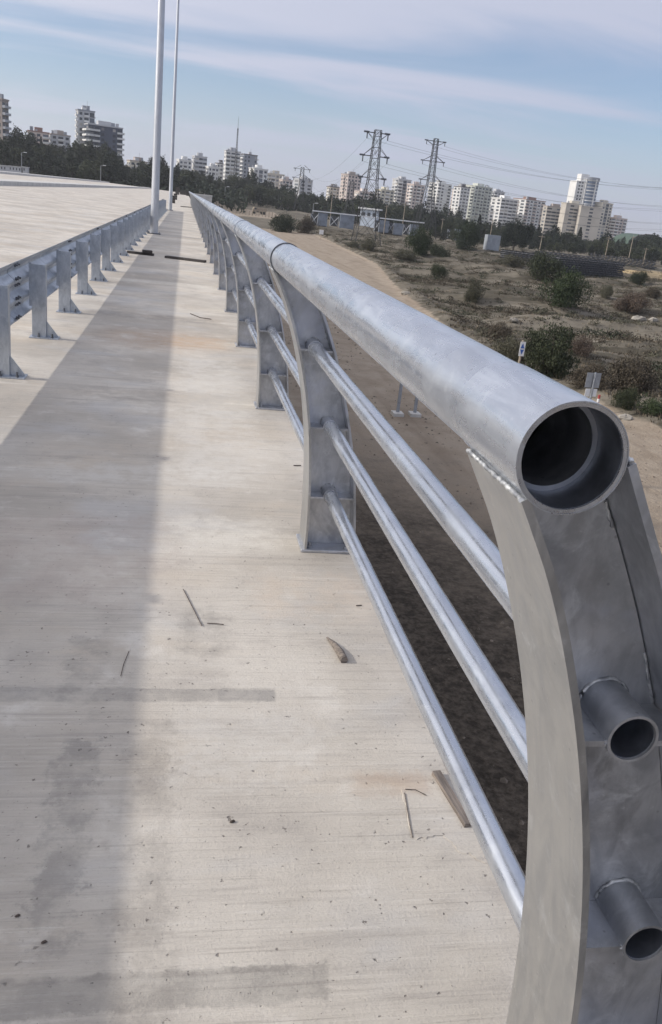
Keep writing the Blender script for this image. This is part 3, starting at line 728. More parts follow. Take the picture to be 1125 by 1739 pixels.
for (u, v, s, lab) in ((395, 1397, 0.0075, 'dark crumb of asphalt in the sunlit middle of the sidewalk'), (30, 1557, 0.006, 'dark crumb of asphalt in the shadow by the guardrail side'), (75, 1602, 0.0065, 'dark flat crumb in the shadow above the wide dark stain')):
    c_ = at_z(u, v, 0); rr = random.Random(u); V = []; mb = MB()
    mb.tube([(-s, 0, s * 0.35), (-s * 0.5, 0, s * 0.45), (s * 0.4, s * 0.1, s * 0.5), (s, 0, s * 0.35)], [s * 0.15, s * 0.45, s * 0.5, s * 0.12], 7)
    o = part('asphalt_crumb', mb, M_WIRE, None, (c_[0], c_[1], 0), rr.uniform(0, 0.6)); tag(o, lab, 'crumb')
# loose grit: uncountable
mb = MB()
for i in range(1100):
    yy = 1.0 + 9 * random.random() ** 1.8; xx = random.uniform(-1.1 if yy > 3 else -0.55, 0.84)
    s = random.uniform(0.0006, 0.0021) * (0.6 + 0.12 * yy)
    a = random.uniform(0, 2 * PI); pts = []
    for q in range(4): pts.append((xx + s * 1.5 * math.cos(a + q * PI / 2) * random.uniform(0.5, 1.2), yy + s * math.sin(a + q * PI / 2) * random.uniform(0.5, 1.2), 0.0004))
    mb.add(pts + [(xx, yy, s * 0.8)], [(0, 1, 4), (1, 2, 4), (2, 3, 4), (3, 0, 4)])
o = part('deck_grit', mb, simple('grit', (0.23, 0.205, 0.185), 0.9, 0, 0.5, 40)); tag(o, 'fine dark grit and crumbs scattered over the concrete sidewalk', 'grit', kind='stuff')

# far end of the bridge: bundles and a heap of material, concrete stair tower beside the railing
def bundle(x, y, w, d, h, label):
    t = thing('material_bundle', label, 'bundle', (x, y, 0))
    n = max(2, int(h / 0.25))
    for i in range(n): part('timber_layer', MB().box(-w / 2 + random.uniform(-.05, .05), w / 2, -d / 2, d / 2 + random.uniform(-.1, .1), i * h / n + 0.02 * (i > 0), (i + 1) * h / n), M_DARKTIMBER, t)
    return t
bundle(-1.25, 97, 0.40, 1.2, 0.75, 'small dark bundle standing on the sidewalk edge just past the second lamp post')
bundle(-1.35, 128, 0.45, 1.2, 0.8, 'small dark bundle further along the sidewalk edge')
bundle(-2.1, 240, 1.0, 2.0, 1.9, 'tall dark bundle of timber at the left of the heap at the bridge end')
bundle(-0.3, 262, 2.6, 3.0, 1.2, 'wide dark heap of timber across the sidewalk at the bridge end')
bundle(0.55, 236, 0.7, 2.0, 1.3, 'narrow dark stack against the railing side of the heap')
st = thing('stair_tower', 'pale concrete stair tower standing beside the far railing', 'stair tower', (0, 0, -7.6))
part('wall', MB().box(1.1, 4.3, 150, 156, 0, 8.35), M_CONC, st); part('parapet', MB().box(1.05, 4.35, 149.95, 156.05, 8.352, 8.6), M_CONC, st)
part('doorway', MB().box(1.9, 3.2, 149.93, 149.998, 7.6 - 6.2, 7.6 - 4), M_BOLT, st)
# ------------------------------------------------------------------ vegetation
def crown_mesh(name, mat, kind, n, leaf, seed, W=1.0, H=1.0):
    """many small leaf clumps spread through a lumpy volume; unit crown stands on z=0, height H, half-width W"""
    rg = np.random.default_rng(seed)
    if kind == 'cypress':
        zc = rg.random(n) ** 0.9; prof = 0.16 + 0.84 * np.sin(np.clip(zc * 1.05 + 0.02, 0, 1) * PI) ** 0.8 * (1 - 0.55 * zc)
        a = rg.random(n) * 2 * PI; r = prof * np.sqrt(rg.uniform(0.3, 1, n)) * (0.85 + 0.3 * np.sin(a * 3 + zc * 17))
        P = np.stack([r * np.cos(a) * W, r * np.sin(a) * W, zc * H], 1)
    else:
        if kind == 'pine':
            L = []
            for i in range(15):
                z = 0.22 + 0.7 * (i / 14); rad = (1 - abs(z - 0.45) * 1.1) * 0.75; a = rg.random() * 2 * PI
                d = rad * rg.uniform(0.25, 0.95); L.append((d * math.cos(a), d * math.sin(a), z, rg.uniform(0.20, 0.38)))
            L.append((0, 0, 0.92, 0.16)); L.append((0, 0, 0.5, 0.5))
        elif kind == 'shrub':
            L = [(0, 0, 0.42, 0.5), (0.3, 0.1, 0.25, 0.4), (-0.3, -0.1, 0.25, 0.4), (0, 0.3, 0.3, 0.4)]
            for i in range(16):
                a = rg.random() * 2 * PI; d = rg.uniform(0.2, 0.8); z = rg.uniform(0.12, 0.85 - 0.5 * d); L.append((d * math.cos(a), d * math.sin(a), z, rg.uniform(0.16, 0.36)))
        else:                                            # broad
            L = [(0, 0, 0.55, 0.45)]
            for i in range(13):
                a = rg.random() * 2 * PI; d = rg.uniform(0.3, 0.75); z = rg.uniform(0.32, 0.92 - 0.3 * d); L.append((d * math.cos(a), d * math.sin(a), z, rg.uniform(0.18, 0.34)))
        L = np.array(L); w = L[:, 3] ** 2; k = rg.choice(len(L), n, p=w / w.sum())
        d = rg.normal(size=(n, 3)); d /= np.linalg.norm(d, axis=1)[:, None]
        rr = L[k, 3] * rg.uniform(0.45, 1.0, n) ** 0.5 * (1 + 0.18 * rg.normal(size=n))
        P = np.stack([(L[k, 0] + d[:, 0] * rr) * W, (L[k, 1] + d[:, 1] * rr) * W, (L[k, 2] + d[:, 2] * rr * 0.8) * H], 1)
        P[:, 2] = np.maximum(P[:, 2], 0.02 * H)
    s = leaf * rg.uniform(0.5, 1.3, n)
    nrm = rg.normal(size=(n, 3)); nrm[:, 2] += 0.3; nrm /= np.linalg.norm(nrm, axis=1)[:, None]
    t1 = np.cross(nrm, rg.normal(size=(n, 3))); t1 /= np.linalg.norm(t1, axis=1)[:, None]; t2 = np.cross(nrm, t1)
    a = P + t1 * s[:, None]; b = P + t2 * s[:, None] * 0.55; c = P - t1 * s[:, None] * 0.8; dd = P - t2 * s[:, None] * 0.55
    V = np.stack([a, b, c, dd], 1).reshape(-1, 3); F = np.arange(4 * n).reshape(n, 4)
    me = bpy.data.meshes.new(name); me.from_pydata(V.tolist(), [], F.tolist()); me.update(); me.materials.append(mat); return me
def trunk_mesh(name, h, r, lean=0.03, limbs=5, seed=1, ch=1.0, cw=0.4):
    rr = random.Random(seed); mb = MB()
    mb.tube([(0, 0, -0.3), (lean, 0, h * 0.4), (lean * 0.3, lean, h)], [r, r * 0.75, r * 0.25], 7)
    for i in range(limbs):
        z = h * rr.uniform(0.25, 0.8); a = rr.uniform(0, 2 * PI); l = cw * rr.uniform(0.5, 0.9)
        mb.tube([(0, 0, z), (l * 0.5 * math.cos(a), l * 0.5 * math.sin(a), z + l * 0.25), (l * math.cos(a), l * math.sin(a), z + l * 0.6)], [r * 0.4, r * 0.25, r * 0.08], 5)
    return mb.mesh(name, M_TRUNK)
# unit trees (height 1), scaled per tree
PINES = [(crown_mesh('crown', M_PINE, 'pine', 1300, 0.045, 100 + i, 0.42, 1.0), trunk_mesh('trunk', 0.85, 0.02, 0.02, 6, i, 1, 0.3)) for i in range(5)]
BROAD = [(crown_mesh('crown', M_OLIVE, 'broad', 1300, 0.05, 200 + i, 0.52, 1.0), trunk_mesh('trunk', 0.7, 0.022, 0.02, 6, i, 1, 0.3)) for i in range(4)]
CYPR = [(crown_mesh('crown', M_CYP, 'cypress', 900, 0.034, 300 + i, 0.16, 1.0), trunk_mesh('trunk', 0.8, 0.014, 0.0, 0, i)) for i in range(3)]
def tree(kind, x, y, H, wf, label, group, name):
    src = {'p': PINES, 'b': BROAD, 'c': CYPR}[kind]; cm, tm = random.choice(src)
    t = thing(name, label, 'tree', (x, y, float(T(x, y)) - 0.1), random.uniform(0, 2 * PI), group)
    t.scale = (H * wf, H * wf, H)
    link('crown', cm, t); link('trunk', tm, t); return t
SKY_U = [-40, 0, 30, 60, 110, 130, 180, 205, 215, 232, 250, 270, 300, 330, 380, 400, 430, 450, 480, 500, 540, 560, 600, 640, 670, 700, 740, 780, 800, 850, 900, 960, 1000, 1050, 1090, 1125, 1200]
SKY_V = [212, 215, 216, 228, 247, 238, 240, 260, 284, 272, 266, 262, 276, 282, 297, 294, 291, 300, 308, 320, 321, 325, 330, 331, 339, 344, 351, 356, 370, 376, 380, 390, 402, 402, 398, 392, 390]
def horizon(u): return 321.23 + (u - 315.7) * 0.11225
LAB = {'p': ('pine_tree', 'dark pine tree'), 'b': ('broadleaf_tree', 'olive green broadleaf tree'), 'c': ('cypress_tree', 'narrow dark cypress tree')}
def wood_zone(u):
    if u < 330: return 'of the wooded hill behind the roadway', 'trees on the hill behind the roadway'
    if u < 560: return 'of the wood behind the sandy track', 'trees behind the sandy track'
    return 'of the tree belt behind the storage yard', 'trees behind the storage yard'
for row in range(4):
    u = -30.0 + row * 6
    while u < 1150:
        vt = float(np.interp(u, SKY_U, SKY_V)); hz = horizon(u)
        if u < 330: d = (560, 500, 455, 425)[row]
        elif u < 560: d = (640, 590, 545, 515)[row]
        else: d = (540, 500, 470, 448)[row]
        d += random.uniform(-12, 12)
        p = at_y(u, vt + random.uniform(0, 7) + (random.random() ** 3) * 6, d); g = float(T(p[0], p[1]))
        H = p[2] - g
        f = (1.0, 0.90, 0.80, 0.68)[row] * random.uniform(0.88, 1.06)
        H = max(5.5, min(24, H)) * f
        if u < 560: kind = random.choices('pbc', (6, 3, 1.6 if row == 0 else 0.5))[0]
        else: kind = random.choices('pbc', (4, 4, 1.5 if row < 2 else 0.4))[0]
        nm, lb = LAB[kind]; zt, gp = wood_zone(u)
        wf = random.uniform(0.8, 1.15) if kind != 'c' else random.uniform(0.9, 1.2)
        if H > 17: wf *= 0.8
        tree(kind, p[0], p[1], H, wf, lb + ' ' + zt, gp, nm)
        u += max(6, (5.2 if kind != 'c' else 3) * 1585 / d * random.uniform(0.85, 1.3) * (0.9 if u < 560 else 0.72))
for row in range(3):
    u = 735.0 + row * 5
    while u < 1150:
        d = (440, 395, 350)[row] + random.uniform(-14, 14); b = at_y(u, horizon(u), d)
        H = (8.5, 6.5, 4.6)[row] * random.uniform(0.7, 1.2); kind = random.choices('pbc', (4, 5, 1.2 if row < 2 else 0.2))[0]
        if kind == 'c': H *= 1.3
        nm, lb = LAB[kind]
        tree(kind, b[0], b[1], H, random.uniform(1.0, 1.4) if kind != 'c' else 1.2, lb + ' of the low scrubby belt behind the track stacks', 'trees of the low belt behind the track stacks', nm)
        u += random.uniform(9, 17)
# wood closing off the gaps low down: one mass
rg = np.random.default_rng(5); NU = 26000
uu = rg.uniform(-40, 1170, NU); dd_ = np.where(uu < 330, rg.uniform(415, 590, NU), np.where(uu < 560, rg.uniform(505, 690, NU), rg.uniform(440, 590, NU)))
near = (uu > 320) & (uu < 420) & (rg.random(NU) < 0.6); dd_[near] = rg.uniform(415, 520, near.sum())
vtt = np.interp(uu, SKY_U, SKY_V) + 12
def at_y_many(U, Vp, D):
    r = RC @ np.stack([(U - PW / 2) / PF, (Vp - PH / 2) / PF, np.ones_like(U)]); return np.array([0, 0, CAM_H])[:, None] + r * (D / r[1])
bq = at_y_many(uu, 321.23 + (uu - 315.7) * 0.11225, dd_); tq = at_y_many(uu, vtt, dd_); gq = T(bq[0], bq[1])
dmax = np.where(uu < 330, 590, np.where(uu < 560, 690, 590)); dmin = np.where(uu < 330, 415, np.where(uu < 560, 505, 440)); dmin = np.where(near, 415, dmin)
fr = 0.55 + 0.45 * np.clip((dd_ - dmin) / (dmax - dmin), 0, 1)
PTS = np.stack([bq[0], bq[1], gq + np.maximum(3.0, (tq[2] - gq) * fr) * rg.uniform(0, 0.95, NU) ** 0.8], 1)
P = np.array(PTS); n = len(P); nrm = rg.normal(size=(n, 3)); nrm /= np.linalg.norm(nrm, axis=1)[:, None]
t1 = np.cross(nrm, rg.normal(size=(n, 3))); t1 /= np.linalg.norm(t1, axis=1)[:, None]; t2 = np.cross(nrm, t1); s = rg.uniform(0.6, 1.5, n)[:, None]
V = np.stack([P + t1 * s, P + t2 * s * 0.6, P - t1 * s * 0.8, P - t2 * s * 0.6], 1).reshape(-1, 3)
me = bpy.data.meshes.new('undergrowth'); me.from_pydata(V.tolist(), [], np.arange(4 * n).reshape(n, 4).tolist()); me.materials.append(M_PINE)
tag(link('undergrowth', me), 'dense dark undergrowth closing the gaps between the trees', 'undergrowth', kind='stuff')

# shrubs on the dry field: (u, base v, width px, height px, material, name, label)
SHRUB = [
 (928, 636, 112, 108, 'b', M_OLIVE, 'bush', 'large rounded dark green bush behind the blue arrow sign'),
 (866, 622, 66, 62, 'b', M_GREYB, 'bush', 'greyish bush leaning against the large rounded bush'),
 (955, 520, 86, 74, 's', M_GREEN, 'bush', 'bright green bush in front of the stacked track panels'),
 (925, 478, 78, 56, 's', M_OLIVE, 'bush', 'dark olive bush just left of the bright green bush'),
 (872, 426, 62, 58, 'b', M_PINE, 'small_pine', 'small dark pine beside the grey container'),
 (791, 424, 56, 56, 'b', M_GREEN, 'bush', 'upright green bush between the storage yard and the grey container'),
 (712, 432, 54, 52, 'b', M_GREEN, 'bush', 'pointed mid green bush near the foot of the second pylon'),
 (745, 436, 46, 24, 's', M_OLIVE, 'bush', 'low dark bush tucked at the foot of the pointed green bush'),
 (745, 471, 36, 27, 's', M_OLIVE, 'bush', 'small round bush alone in the open dry field'),
 (628, 425, 32, 24, 's', M_GREYB, 'bush', 'small round bush at the foot of the first pylon'),
 (478, 393, 66, 34, 's', M_OLIVE, 'bush', 'wide olive bush at the bend of the sandy track'),
 (520, 396, 44, 36, 's', M_DRYB, 'bush', 'brown withered bush joined to the wide olive bush'),
 (805, 512, 36, 40, 's', M_GREYB, 'bush', 'thin grey bush standing in the middle of the dry field'),
 (1070, 528, 66, 40, 's', M_REDB, 'bush', 'reddish brown dry bush right of the bright green bush'),
 (1085, 482, 36, 26, 's', M_OLIVE, 'bush', 'small olive bush beside the yellow sand patch'),
 (1030, 505, 30, 26, 's', M_GREYB, 'bush', 'small grey bush in front of the track panel ends'),
 (1108, 505, 40, 24, 's', M_DRYB, 'bush', 'low brown bush under the yellow sand patch'),
 (870, 452, 60, 22, 's', M_GREYB, 'bush', 'low grey bush under the small dark pine'),
 (1000, 655, 80, 52, 's', M_DRYB, 'bush', 'brown dry bush behind the sign backs'),
 (1075, 665, 110, 74, 's', M_DRYB, 'bush', 'large brown dry brush heap beside the sandy track'),
 (1062, 692, 50, 44, 's', M_OLIVE, 'bush', 'dark low bush inside the brown brush heap'),
 (1112, 702, 60, 30, 's', M_GREEN, 'bush', 'low green weeds at the edge of the sandy track'),
 (985, 600, 60, 34, 's', M_REDB, 'bush', 'reddish dry bush right of the large rounded bush'),
 (600, 420, 30, 12, 's', M_GREYB, 'bush', 'flat grey bush left of the first pylon'),
 (690, 440, 50, 18, 's', M_GREYB, 'bush', 'flat grey bush left of the pointed green bush'),
 (770, 590, 26, 24, 's', M_GREYB, 'bush', 'small grey green weed clump on the bank of the track'),
 (845, 575, 60, 34, 's', M_DRYB, 'bush', 'brown dry bush behind the greyish bush'),
]
_sc = {}
for (u, v, w, h, kd, mt, nm, lab) in SHRUB:
    p = ground_hit(u, v); d = math.hypot(*p[:2]); px = PF / (RC[:, 2] @ (p - np.array([0, 0, CAM_H])))
    W, H = w / px / 2, h / px * 1.02
    key = (kd, mt.name, random.randint(0, 1)); n = 5200 if d < 130 else 2600
    if key not in _sc: _sc[key] = crown_mesh('crown', mt, 'shrub' if mt is not M_PINE else 'broad', 9000, 0.030, 400 + len(_sc), 1.0, 1.0)
    t = thing(nm, lab, 'bush', (p[0], p[1], p[2] - 0.05), random.uniform(0, 6)); t.scale = (W, W, H)
    link('crown', _sc[key], t)
    tr_ = link('trunk', trunk_mesh('trunk', 0.62, 0.05, 0.05, 5, hash(lab) % 99, 1, 0.5), t)

# dry tufts and brush all over the field: uncountable
def tufts(name, n, mat, hmin, hmax, x1, y0, y1, lab, blades, seed, thr, sprd):
    rg = np.random.default_rng(seed); N = n * 6
    y = y0 + (y1 - y0) * rg.random(N) ** 1.5; e = road_edge(y); x = e + 0.6 + (x1 + y * 0.28 - e) * rg.random(N)
    ok = fbm(x * 0.06 + seed, y * 0.16 + seed, 3) > thr + 0.12 * rg.normal(size=N)
    x, y = x[ok][:n], y[ok][:n]; z = T(x, y) - 0.03; m_ = len(x); hh = rg.uniform(hmin, hmax, m_)
    R = lambda a: np.repeat(a, blades)
    x, y, z, hh = R(x), R(y), R(z), R(hh); K = m_ * blades
    a = rg.random(K) * 2 * PI; q = sprd * hh * rg.random(K); bx = x + q * np.cos(a); by = y + q * np.sin(a); h = hh * rg.uniform(0.5, 1.1, K); w = 0.05 * hh + 0.03
    l = h * rg.uniform(0.1, 0.7, K); a2 = rg.random(K) * 2 * PI
    V = np.stack([np.stack([bx - w * np.sin(a2), by + w * np.cos(a2), z], 1), np.stack([bx + w * np.sin(a2), by - w * np.cos(a2), z], 1), np.stack([bx + l * np.cos(a), by + l * np.sin(a), z + h], 1)], 1).reshape(-1, 3)
    me = bpy.data.meshes.new(name); me.vertices.add(3 * K); me.vertices.foreach_set('co', V.ravel().astype(np.float32)); me.loops.add(3 * K); me.loops.foreach_set('vertex_index', np.arange(3 * K, dtype=np.int32))
    me.polygons.add(K); me.polygons.foreach_set('loop_start', np.arange(0, 3 * K, 3, dtype=np.int32)); me.update(calc_edges=True); me.materials.append(mat)
    tag(link(name, me), lab, 'grass', kind='stuff')
tufts('dry_grass', 15000, M_STRAW, 0.06, 0.22, 75, 32, 330, 'pale dry grass tufts covering the field beside the track', 9, 41, 0.44, 2.2)
tufts('dry_brush', 11000, M_DRYB, 0.10, 0.36, 75, 32, 330, 'brown dry brush in streaks across the field', 14, 42, 0.50, 2.0)
tufts('weeds', 5000, M_GREYB, 0.10, 0.34, 75, 32, 330, 'grey green weeds scattered over the dry field', 14, 43, 0.52, 1.8)
def scrub(name, n, mat, lab, seed, thr, hmin, hmax):
    rg = np.random.default_rng(seed); N = n * 8; y = 34 + 300 * rg.random(N) ** 1.35; e = road_edge(y); x = e + 1.5 + (75 + y * 0.28 - e) * rg.random(N)
    ok = fbm(x * 0.05 + seed, y * 0.17 + seed, 3) > thr + 0.05 * rg.normal(size=N); x, y = x[ok][:n], y[ok][:n]; z = T(x, y); m_ = len(x); K = 70
    R = lambda a: np.repeat(a, K); hh = R(rg.uniform(hmin, hmax, m_)); wd = hh * R(rg.uniform(1.2, 3.2, m_))
    d = rg.normal(size=(m_ * K, 3)); d /= np.linalg.norm(d, axis=1)[:, None]; q = rg.random(m_ * K) ** 0.4
    P = np.stack([R(x) + d[:, 0] * wd * q, R(y) + d[:, 1] * wd * q * 0.7, R(z) + np.abs(d[:, 2]) * hh * q], 1); n_ = len(P)
    nr = rg.normal(size=(n_, 3)); t1 = np.cross(nr, rg.normal(size=(n_, 3))); t1 /= np.linalg.norm(t1, axis=1)[:, None]; t2 = np.cross(nr / np.linalg.norm(nr, axis=1)[:, None], t1); s_ = (0.05 + 0.10 * hh * rg.random(n_))[:, None]
    V = np.stack([P + t1 * s_ * 1.6, P + t2 * s_ * 0.5, P - t1 * s_ * 1.4, P - t2 * s_ * 0.5], 1).reshape(-1, 3)
    me = bpy.data.meshes.new(name); me.vertices.add(4 * n_); me.vertices.foreach_set('co', V.ravel().astype(np.float32)); me.loops.add(4 * n_); me.loops.foreach_set('vertex_index', np.arange(4 * n_, dtype=np.int32))
    me.polygons.add(n_); me.polygons.foreach_set('loop_start', np.arange(0, 4 * n_, 4, dtype=np.int32)); me.update(calc_edges=True); me.materials.append(mat)
    tag(link(name, me), lab, 'scrub', kind='stuff')
scrub('low_scrub', 2600, M_DRYB, 'low matted brown scrub in streaks over the rutted field', 61, 0.47, 0.2, 0.7)
scrub('dark_scrub', 1100, M_OLIVE, 'low dark green scrub in the hollows of the field', 62, 0.50, 0.2, 0.8)
scrub('grey_scrub', 1500, M_GREYB, 'low grey scrub between the bushes of the field', 63, 0.48, 0.2, 0.6)
# loose stones and clods on the track below the bridge: uncountable
rg = np.random.default_rng(71); N = 9000; y = 7 + 75 * rg.random(N) ** 1.6; x = 1.5 + (road_edge(y) + 1.5) * rg.random(N)
keep = fbm(x * 0.35, y * 0.2, 3) > 0.40 + 0.10 * rg.normal(size=N); x, y = x[keep], y[keep]; z = T(x, y); N = len(x); sz = 0.012 + 0.085 * rg.random(N) ** 4 + 0.0006 * y
V = []
for q in range(4): a = rg.random(N) * 0.8 + q * PI / 2; V.append(np.stack([x + sz * np.cos(a) * rg.uniform(0.6, 1.4, N), y + sz * np.sin(a) * rg.uniform(0.6, 1.4, N), z - 0.01], 1))
V.append(np.stack([x, y, z + sz * rg.uniform(0.4, 0.9, N)], 1)); V = np.stack(V, 1).reshape(-1, 3)
F = (np.arange(N)[:, None, None] * 5 + np.array([[0, 1, 4], [1, 2, 4], [2, 3, 4], [3, 0, 4]])[None]).reshape(-1, 3)
me = bpy.data.meshes.new('loose_stones'); me.from_pydata(V.tolist(), [], F.tolist()); me.materials.append(simple('clods', (0.15, 0.125, 0.10), 0.95, 0, 0.5, 3.0, False))
tag(link('loose_stones', me), 'loose stones and clods scattered over the bare track below the bridge', 'stones', kind='stuff')

def rock(u, v, s, lab):
    p = ground_hit(u, v); rr = random.Random(int(u)); mb = MB(); V = []; n = 9
    for j, (r, z) in enumerate(((0.8, -0.1), (1.0, 0.25), (0.75, 0.6), (0.2, 0.8))):
        for k in range(n): a = 2 * PI * k / n; q = r * rr.uniform(0.75, 1.2) * s; V.append((q * math.cos(a) * 1.3, q * math.sin(a), z * s * rr.uniform(0.8, 1.15)))
    F = [(j * n + k, j * n + (k + 1) % n, (j + 1) * n + (k + 1) % n, (j + 1) * n + k) for j in range(3) for k in range(n)] + [tuple(range(3 * n, 4 * n))]
    o = part('rock', MB().add(V, F), M_ROCK, None, tuple(p)); tag(o, lab, 'rock')
M_ROCK = simple('pale limestone', (0.27, 0.25, 0.22), 0.9, 0, 0.25, 1.5)
rock(1085, 545, 0.75, 'pale limestone boulder below the reddish brown bush'); rock(872, 545, 0.4, 'pale stone in the field above the large rounded bush')
rock(1062, 712, 0.35, 'small pale stone at the edge of the sandy track below the brush heap'); rock(812, 590, 0.4, 'pale stone on the bank beside the greyish bush'); rock(690, 500, 0.5, 'pale stone on the bank where the sandy track bends')
rock(1110, 545, 0.5, 'smaller pale stone next to the limestone boulder')

# ------------------------------------------------------------------ small signs and markers beside the track
def pxm(p): return PF / (RC[:, 2] @ (np.asarray(p) - np.array([0, 0, CAM_H])))
p = ground_hit(876, 650)
sg = thing('arrow_sign', 'white sign with a blue up-and-down arrow on a wooden post', 'sign', tuple(p))
s1 = 1 / pxm(p)
part('post', MB().tube([(0, 0, -0.3), (0, 0, 72 * s1)], 2.0 * s1, 8), M_POSTW, sg)
pl = part('panel', MB().box(-4.6 * s1, 4.6 * s1, -0.10, -0.08, 46 * s1, 70 * s1), M_WHITE, sg)
def tri(z0, z1, up): return [(-3.4 * s1, z0), (3.4 * s1, z0), (0, z1)] if up else [(0, z0), (3.4 * s1, z1), (-3.4 * s1, z1)]
part('arrow_mark', MB().prism(tri(59 * s1, 67.5 * s1, True), -0.112, -0.102, 'y'), M_BLUE, pl); part('arrow_mark', MB().prism(tri(48.5 * s1, 57 * s1, False), -0.112, -0.102, 'y'), M_BLUE, pl)
def delineator(u, v, h, lab):
    p = ground_hit(u, v); s1 = 1 / pxm(p); t = thing('delineator_post', lab, 'marker', tuple(p), 0, 'red and white marker posts')
    z = -0.2
    n = 5
    for i in range(n): part('band', MB().tube([(0, 0, max(-0.2, i * h * s1 / n) + (0.002 if i else 0)), (0, 0, (i + 1) * h * s1 / n)], 2.2 * s1, 8), M_RED if i % 2 == 0 else M_WHITE, t)
delineator(866, 648, 30, 'red and white striped marker post beside the blue arrow sign'); delineator(1012, 702, 32, 'red and white striped marker post beside the grey sign backs')
p = ground_hit(997, 706); s1 = 1 / pxm(p)
sg = thing('road_sign', 'grey back of a square road sign with two small plates below', 'sign', tuple(p), 0.12)
part('post', MB().tube([(0, 0, -0.3), (0, 0, 74 * s1)], 2.0 * s1, 8), M_GUARD, sg)
part('panel', MB().box(-14 * s1, 13 * s1, 0.06, 0.08, 48 * s1, 73 * s1), M_SIGNB, sg)
for a, b in ((-11, -1.5), (2.5, 11)): part('plate', MB().box(a * s1, b * s1, 0.06, 0.08, 33 * s1, 46 * s1), M_WHITE, sg)
# two-post board, its panel hidden behind the handrail
pa = ground_hit(675, 705); pb = ground_hit(704, 706); s1 = 1 / pxm(pa)
sg = thing('site_board', 'site board on two grey steel posts with pale concrete feet', 'sign', tuple(pa)); dx, dy = pb[0] - pa[0], pb[1] - pa[1]
for i in (0, 1):
    part('post', MB().box(i * dx - 0.07, i * dx + 0.07, i * dy - 0.05, i * dy + 0.05, 0.16, 4.0), M_SIGNB, sg)
    part('footing', MB().box(i * dx - 0.26, i * dx + 0.26, i * dy - 0.3, i * dy + 0.3, -0.1, 0.158, bev=0.02), M_CONC, sg)
part('board', MB().box(-0.5, dx + 0.5, -0.09, -0.055, 2.2, 4.0), M_WHITE, sg)
p = ground_hit(545, 406); s1 = 1 / pxm(p)
sg = thing('notice_board', 'small blank white notice board on a post by the sandy track', 'sign', tuple(p))
part('post', MB().tube([(0, 0, -0.3), (0, 0, 9 * s1)], 0.6 * s1, 6), M_POSTW, sg); part('panel', MB().box(-3.6 * s1, 3.6 * s1, -0.12, -0.05, 8 * s1, 15 * s1), M_WHITE, sg)

# ------------------------------------------------------------------ lattice pylons and cables
def lattice_bar(mb, a, b, r): mb.tube([a, b], r, 4, caps=False, smooth=False)
def pylon(name, lab, x, y, H, base, rz, arms, group, r=0.095, arm_l=3.6):
    g = float(T(x, y)); t = thing(name, lab, 'pylon', (x, y, g), rz, group)
    def hw(z):
        f = z / H
        return base * (1 - f / 0.55) + 1.25 * (f / 0.55) if f < 0.55 else 1.25 - 0.45 * (f - 0.55) / 0.45
    for sx in (-1, 1):
        for sy in (-1, 1):
            mb = MB(); lev = [-0.3, H * 0.2, H * 0.55, H]
            for a, b in zip(lev[:-1], lev[1:]): lattice_bar(mb, (sx * hw(max(a, 0)), sy * hw(max(a, 0)), a), (sx * hw(b), sy * hw(b), b), r)
            part('leg', mb, M_STEEL, t)
    levels = []; z = 0.0
    while z < H * 0.97: levels.append(z); z += max(2.6, hw(z) * 2.1)
    levels.append(H)
    br = MB()
    for a, b in zip(levels[:-1], levels[1:]):
        A, B = hw(a), hw(b)
        for (p, q) in (((-1, -1), (1, -1)), ((1, -1), (1, 1)), ((1, 1), (-1, 1)), ((-1, 1), (-1, -1))):
            lattice_bar(br, (p[0] * A, p[1] * A, a), (q[0] * B, q[1] * B, b), r * 0.45); lattice_bar(br, (q[0] * A, q[1] * A, a), (p[0] * B, p[1] * B, b), r * 0.45)
            lattice_bar(br, (p[0] * B, p[1] * B, b), (q[0] * B, q[1] * B, b), r * 0.45)
    tag(part('bracing', br, M_STEEL, t), kind='stuff')
    tips = []
    for (fz, al) in arms:
        z = H * fz
        for s in (-1, 1):
            mb = MB(); w = hw(z); tip = (s * (w + al), 0, z)
            for sy in (-1, 1):
                lattice_bar(mb, (s * w, sy * w, z), tip, r * 0.8); lattice_bar(mb, (s * w, sy * w, z + 2.0 if fz < 0.97 else z - 1.6), tip, r * 0.6)
            arm = part('cross_arm', mb, M_STEEL, t)
            ins = MB().tube([(tip[0], 0, z), (tip[0], 0, z - 1.5)], 0.16, 6); ins.tube([(tip[0] - 0.9, 0, z + 0.05), (tip[0] + 0.5, 0, z + 0.05)], 0.26, 6)
            part('insulator', ins, M_BOLT, arm)
            c, sn = math.cos(rz), math.sin(rz); tips.append((x + tip[0] * c, y + tip[0] * sn, g + z - 1.5))
    return tips
ARMS = [(0.975, 3.0), (0.775, 3.4), (0.585, 3.0)]
def pyl(u, vb, vt, name, lab, base, group, arms=ARMS, d=None, rz=0.0, r=0.095):
    p = ground_hit(u, vb) if d is None else None
    if p is None: q = at_y(u, vb, d); p = np.array([q[0], q[1], float(T(q[0], q[1]))])
    H = at_y(u + 0.13 * (vb - vt), vt, float(p[1]))[2] - float(p[2])
    return pylon(name, lab, float(p[0]), float(p[1]), H, base, rz, arms, group, r)
G = 'lattice pylons of the power line'
t1 = pyl(621, 412, 221, 'power_pylon', 'tallest lattice pylon, standing in front of the white cabin', 3.4, G, [(0.975, 1.9), (0.775, 2.2), (0.585, 1.9)])
t2 = pyl(719, 402, 235, 'power_pylon', 'second tall lattice pylon, near the pointed green bush', 4.4, G, r=0.135)
t3 = pyl(507, 368, 284, 'power_pylon', 'far lattice pylon standing behind the brown withered bush', 3.2, G, [(0.96, 3.2), (0.76, 3.4)], d=505, r=0.10)
t4 = pyl(590, 390, 308, 'power_pylon', 'low lattice pylon without arms beside the grey yard containers', 3.0, G, [], d=400)
